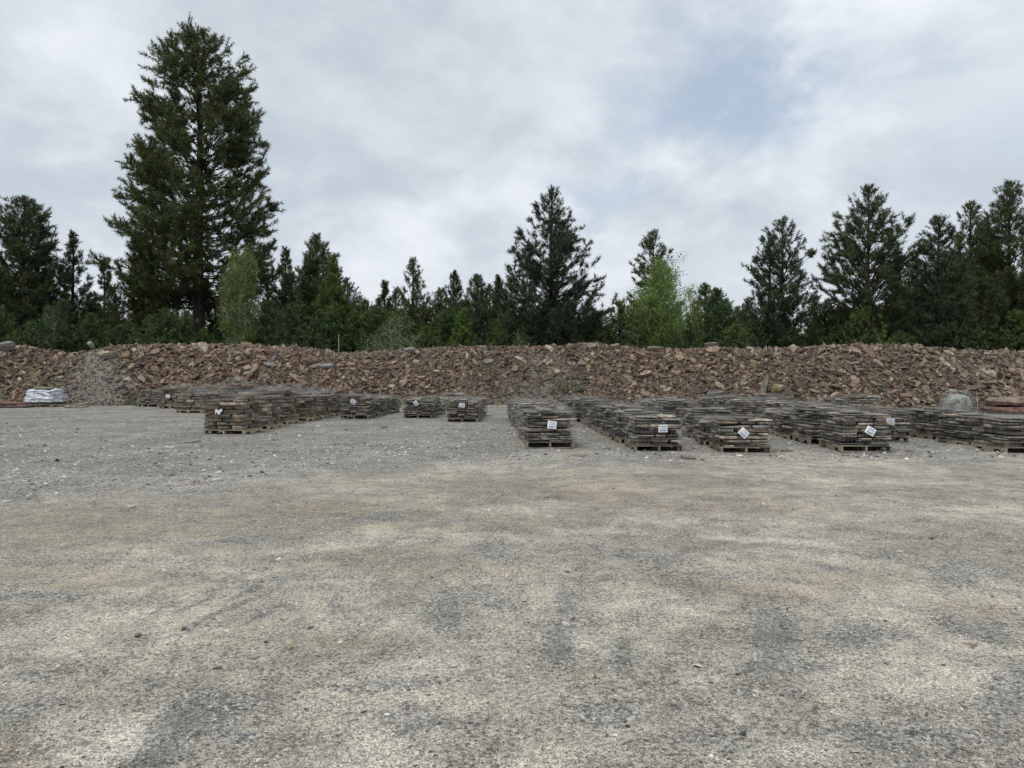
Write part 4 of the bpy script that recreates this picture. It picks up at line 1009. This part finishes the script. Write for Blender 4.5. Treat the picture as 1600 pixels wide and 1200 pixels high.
# filler pines, shared shapes
FILL = [pine_data(60 + i, 9.0, 2.7 + .3 * (i % 3), [CONE, SPIRE][i % 2], base=.02, nb=190, tw=8, tf=3, K=13, nl=.24, nw=.05, e0=5, e1=55, mat=[M_NEEDLE, M_NEEDLE2][i % 2]) for i in range(4)]
YOUNG = [pine_data(80 + i, 5.0, 2.1, [1, 1, .92, .8, .66, .5, .30, .05], base=.0, nb=120, tw=8, tf=3, K=13, nl=.21, nw=.045, e0=5, e1=58, mat=M_NEEDLE2) for i in range(3)]
def filler():
    r = rs(90); rows = []
    for px in np.arange(-60, 1680, 34):      # mid height, behind
        p = px + r.uniform(-12, 12); Y = r.uniform(60, 78)
        top = np.interp(p, [0, 150, 250, 420, 470, 560, 600, 690, 760, 900, 940, 970, 1050, 1180, 1300, 1420, 1600], [430, 455, 440, 440, 430, 462, 475, 468, 465, 460, 485, 492, 478, 478, 472, 430, 400]) + r.uniform(-26, 24)
        rows.append((p, Y, Ht(top, Y) / 9.0, FILL[r.randint(4)], 'mid'))
    for px in np.arange(-60, 1680, 30):      # low front fringe
        p = px + r.uniform(-12, 12); Y = r.uniform(49, 55)
        if abs(p - 378) < 34 or abs(p - 622) < 30 or abs(p - 722) < 26: Y = r.uniform(57, 60)
        top = r.uniform(470, 526)
        rows.append((p, Y, Ht(top, Y) / 5.0, YOUNG[r.randint(3)], 'low'))
    for px in np.arange(-80, 1700, 42):      # far screen
        p = px + r.uniform(-14, 14); Y = r.uniform(85, 110); top = r.uniform(478, 500)
        rows.append((p, Y, Ht(top, Y) / 9.0, FILL[r.randint(4)], 'far'))
    cnt = {}
    for (p, Y, s_, md, kd) in sorted(rows, key=lambda q: q[0]):
        mk = near_mark(p)[1]; k = cnt.get((kd, mk), 0); cnt[(kd, mk)] = k + 1
        mk_ = mk.replace(' at the ', ' at ').replace(' of the ', ' of ')
        if kd == 'mid': lab = f"mid height pine, {ORD[k]} in the second line near the {mk}"; nm = 'pine_tree'; gr = 'mid height pines filling the tree line'
        elif kd == 'low': lab = f"low bushy young pine, {ORD[k]} behind the crest near the {mk_}"; nm = 'young_pine'; gr = 'young pines along the back of the bank'
        else: lab = f"distant small pine, {ORD[k]} seen through gaps near the {mk_}"; nm = 'pine_tree'; gr = 'distant pines beyond the tree line'
        w = lab.split()
        if len(w) > 16: lab = ' '.join(lab.replace(' seen through gaps', '').replace(' in the second line', '').split()[:16])
        place_tree(p, Y, md, nm, lab, 'pine tree', gr, s=s_)
filler()

def leaves(g, r, cen, size, n, spread):
    N = len(cen); c = cen[:, None] + r.normal(0, spread, (N, n, 3))
    a = r.normal(0, 1, (N, n, 3)); a /= np.linalg.norm(a, axis=2)[..., None]
    b = np.cross(a, r.normal(0, 1, (N, n, 3))); b /= np.linalg.norm(b, axis=2)[..., None]
    s_ = size * r.uniform(.6, 1.2, (N, n, 1)) * .5
    v = np.stack([c - a * s_, c + b * s_ * .8, c + a * s_, c - b * s_ * .8], 2).reshape(-1, 3)
    br = r.uniform(.65, 1.4, (N, 1, 1)) * r.uniform(.8, 1.2, (N, n * 4, 1)) * np.ones((1, 1, 3))
    g.add(v, np.arange(N * n * 4).reshape(-1, 4), 0, br.reshape(-1, 3))

def broadleaf(px, Y, topy, hw, seed, mat, name, label, cat, stems=3, n_br=46, leafn=16, size=.12, spread=.28, base=.25, bark=None, prof=(.5, .9, 1, .9, .7, .4), bare=False, fan=.25, thin=1.0):
    r = rs(seed); H = Ht(topy, Y); Rr = hw / F * Y; T = Geo(); C = Geo(); cen = []
    for s_ in range(stems):
        az = s_ * 6.283 / stems + r.uniform(0, 1); Hs = H * (1 if s_ == 0 else r.uniform(.7, .92)); tilt = (0 if s_ == 0 and stems > 1 else r.uniform(.3, 1)) * Rr * fan
        zz = np.linspace(0, 1, 9)
        pts = np.stack([np.cos(az) * (tilt * zz ** 1.3 + .15) + np.sin(zz * 5 + s_) * .06, np.sin(az) * (tilt * zz ** 1.3 + .15) + zz * 0, zz * Hs * .97], -1)
        tube(T, pts, np.linspace(.012 * H * (1 if s_ == 0 else .7) * .9 * thin, .010, 9), 6, cap=False)
        for k in range(n_br // (1 if s_ == 0 else 2)):
            t = r.uniform(base, 1); i = min(7, int(t * 8)); q = pts[i] + (pts[i + 1] - pts[i]) * (t * 8 - i)
            u = (t - base) / (1 - base); L = Rr * np.interp(u, np.linspace(0, 1, len(prof)), prof) * r.uniform(.45, 1.1)
            a2 = r.uniform(0, 6.283); el = R(r.uniform(15, 60)); ss = np.linspace(0, 1, 5)[:, None]
            d = np.array([math.cos(a2) * math.cos(el), math.sin(a2) * math.cos(el), math.sin(el)])
            bp = q + d * L * ss + np.array([0, 0, .08 * L]) * ss ** 2 + r.normal(0, .04, (5, 3)) * L * .3
            tube(T, bp, np.linspace(.018 * (.5 + thin * .5), .005, 5), 3, cap=False)
            for j in range(max(2, int(L * 3.2))):
                v = r.uniform(.3, 1); w = bp[0] + (bp[-1] - bp[0]) * v + r.normal(0, .22, 3) * min(1, L); cen.append(w)
                if j % 2 == 0: tube(T, [bp[0] + (bp[-1] - bp[0]) * v, w], [.008, .004], 3, cap=False)
        if not bare:
            for k in range(6): cen.append(pts[-1] - [0, 0, k * .2] + r.normal(0, .1, 3))
    leaves(C, r, np.array(cen), size, leafn, spread)
    root = thing(name, (x_at(px, Y), Y, .7), 0, label, cat)
    T.build('trunk', bark or M_ASPENBARK, root); C.build('crown', mat, root)
    return root
broadleaf(378, 47.5, 398, 34, 31, M_ASPEN, 'birch_tree', 'olive green birch with white stems in front of the tallest pine', 'birch tree', stems=3, n_br=150, leafn=34, size=.085, spread=.16, base=.24, prof=(.7, 1, 1, .98, .88, .6), fan=.5, bark=M_BIRCHBARK)
broadleaf(1034, 50, 421, 40, 32, M_ASPEN2, 'aspen_tree', 'bright green aspen with thin pale stems right of centre', 'aspen tree', stems=4, n_br=90, leafn=26, size=.10, spread=.18, base=.30, prof=(.6, .8, .95, 1, 1, .9), fan=1.1)
broadleaf(1078, 53, 448, 26, 36, M_ASPEN2, 'aspen_tree', 'paler sparse aspen between the bright aspen and dark pines', 'aspen tree', stems=3, n_br=50, leafn=18, size=.09, spread=.2, base=.25, fan=.5)
broadleaf(994, 50, 472, 26, 37, M_ASPEN, 'aspen_tree', 'low yellow green aspen left of the bright aspen', 'aspen tree', stems=3, n_br=46, leafn=14, size=.11, spread=.22, base=.15, fan=.6)
broadleaf(622, 47.5, 490, 32, 33, M_SAGE, 'bare_shrub', 'half bare shrub of pale grey branches on the crest', 'shrub', stems=5, n_br=34, leafn=14, size=.075, spread=.16, thin=.45, base=.2, fan=1.0, prof=(.8, 1, 1, .9, .7, .5), bare=True)
broadleaf(75, 50, 492, 30, 34, M_BUSH, 'round_bush', 'rounded olive bush behind the far left crest', 'bush', stems=4, n_br=60, leafn=22, size=.10, spread=.2, base=.05, fan=.8)
broadleaf(810, 47.5, 522, 20, 38, M_ASPEN, 'round_bush', 'small green bush at the crest under the broad central pine', 'bush', stems=4, n_br=30, leafn=14, size=.10, spread=.16, base=.05, fan=.8)
broadleaf(585, 48, 522, 20, 39, M_SAGE, 'round_bush', 'small grey green bush left of the bare shrub', 'bush', stems=4, n_br=26, leafn=12, size=.10, spread=.16, base=.05, fan=.8)
place_tree(723, 49.5, pine_data(35, Ht(484, 49.5), 27 / F * 49.5, [.95, 1, .95, .8, .62, .45, .25], base=.0, nb=150, tw=8, tf=3, K=14, nl=.17, nw=.04, mat=M_LARCH, e0=5, e1=50), 'larch_tree', 'small lime green larch behind the crest, left of centre', 'larch tree')
key = thing('survey_stake', (x_at(529, 44.9), 44.9, 0), 0, 'thin pale yellow post standing on the crest left of centre', 'post')
g = Geo(); tube(g, [(0, 0, 2.7), (.02, 0, 3.4), (0, 0, 4.05)], .028, 4); g.build('post', M_STAKE, key)

# weeds on the low bank
def weeds(px, up, n, h, label, seed):
    r = rs(seed); Y = 40.
    for _ in range(6): X = x_at(px, Y); Y = float(bank_foot(X)) + up * RUN
    root = thing('weed_clump', (X, Y, float(bank_z(X, Y))), 0, label, 'weeds'); g = Geo(); L = Geo(); cen = []
    for i in range(n):
        a = r.uniform(0, 6.28); hh = h * r.uniform(.5, 1.1); p0 = np.array([r.normal(0, .25), r.normal(0, .15), 0]); e = p0 + [math.cos(a) * hh * .25, math.sin(a) * hh * .25, hh]
        tube(g, [p0, (p0 + e) / 2 + [0, 0, .03], e], [.006, .005, .003], 3, cap=False)
        for t in (.4, .6, .8, .95): cen.append(p0 + (e - p0) * t)
    leaves(L, r, np.array(cen), .06, 5, .05); g.build('stalks', M_STAKE, root); L.build('leaves', M_SAGE, root)
weeds(872, .10, 26, .9, 'tall dry weeds at the bank foot behind the middle pallet row', 1)
weeds(797, .05, 16, .4, 'low green weeds at the bank foot beside the middle aisle', 2)
weeds(905, .12, 14, .5, 'short weeds behind the second right hand row', 3)
weeds(205, .02, 18, .3, 'low weeds beside the back left pallet', 4)
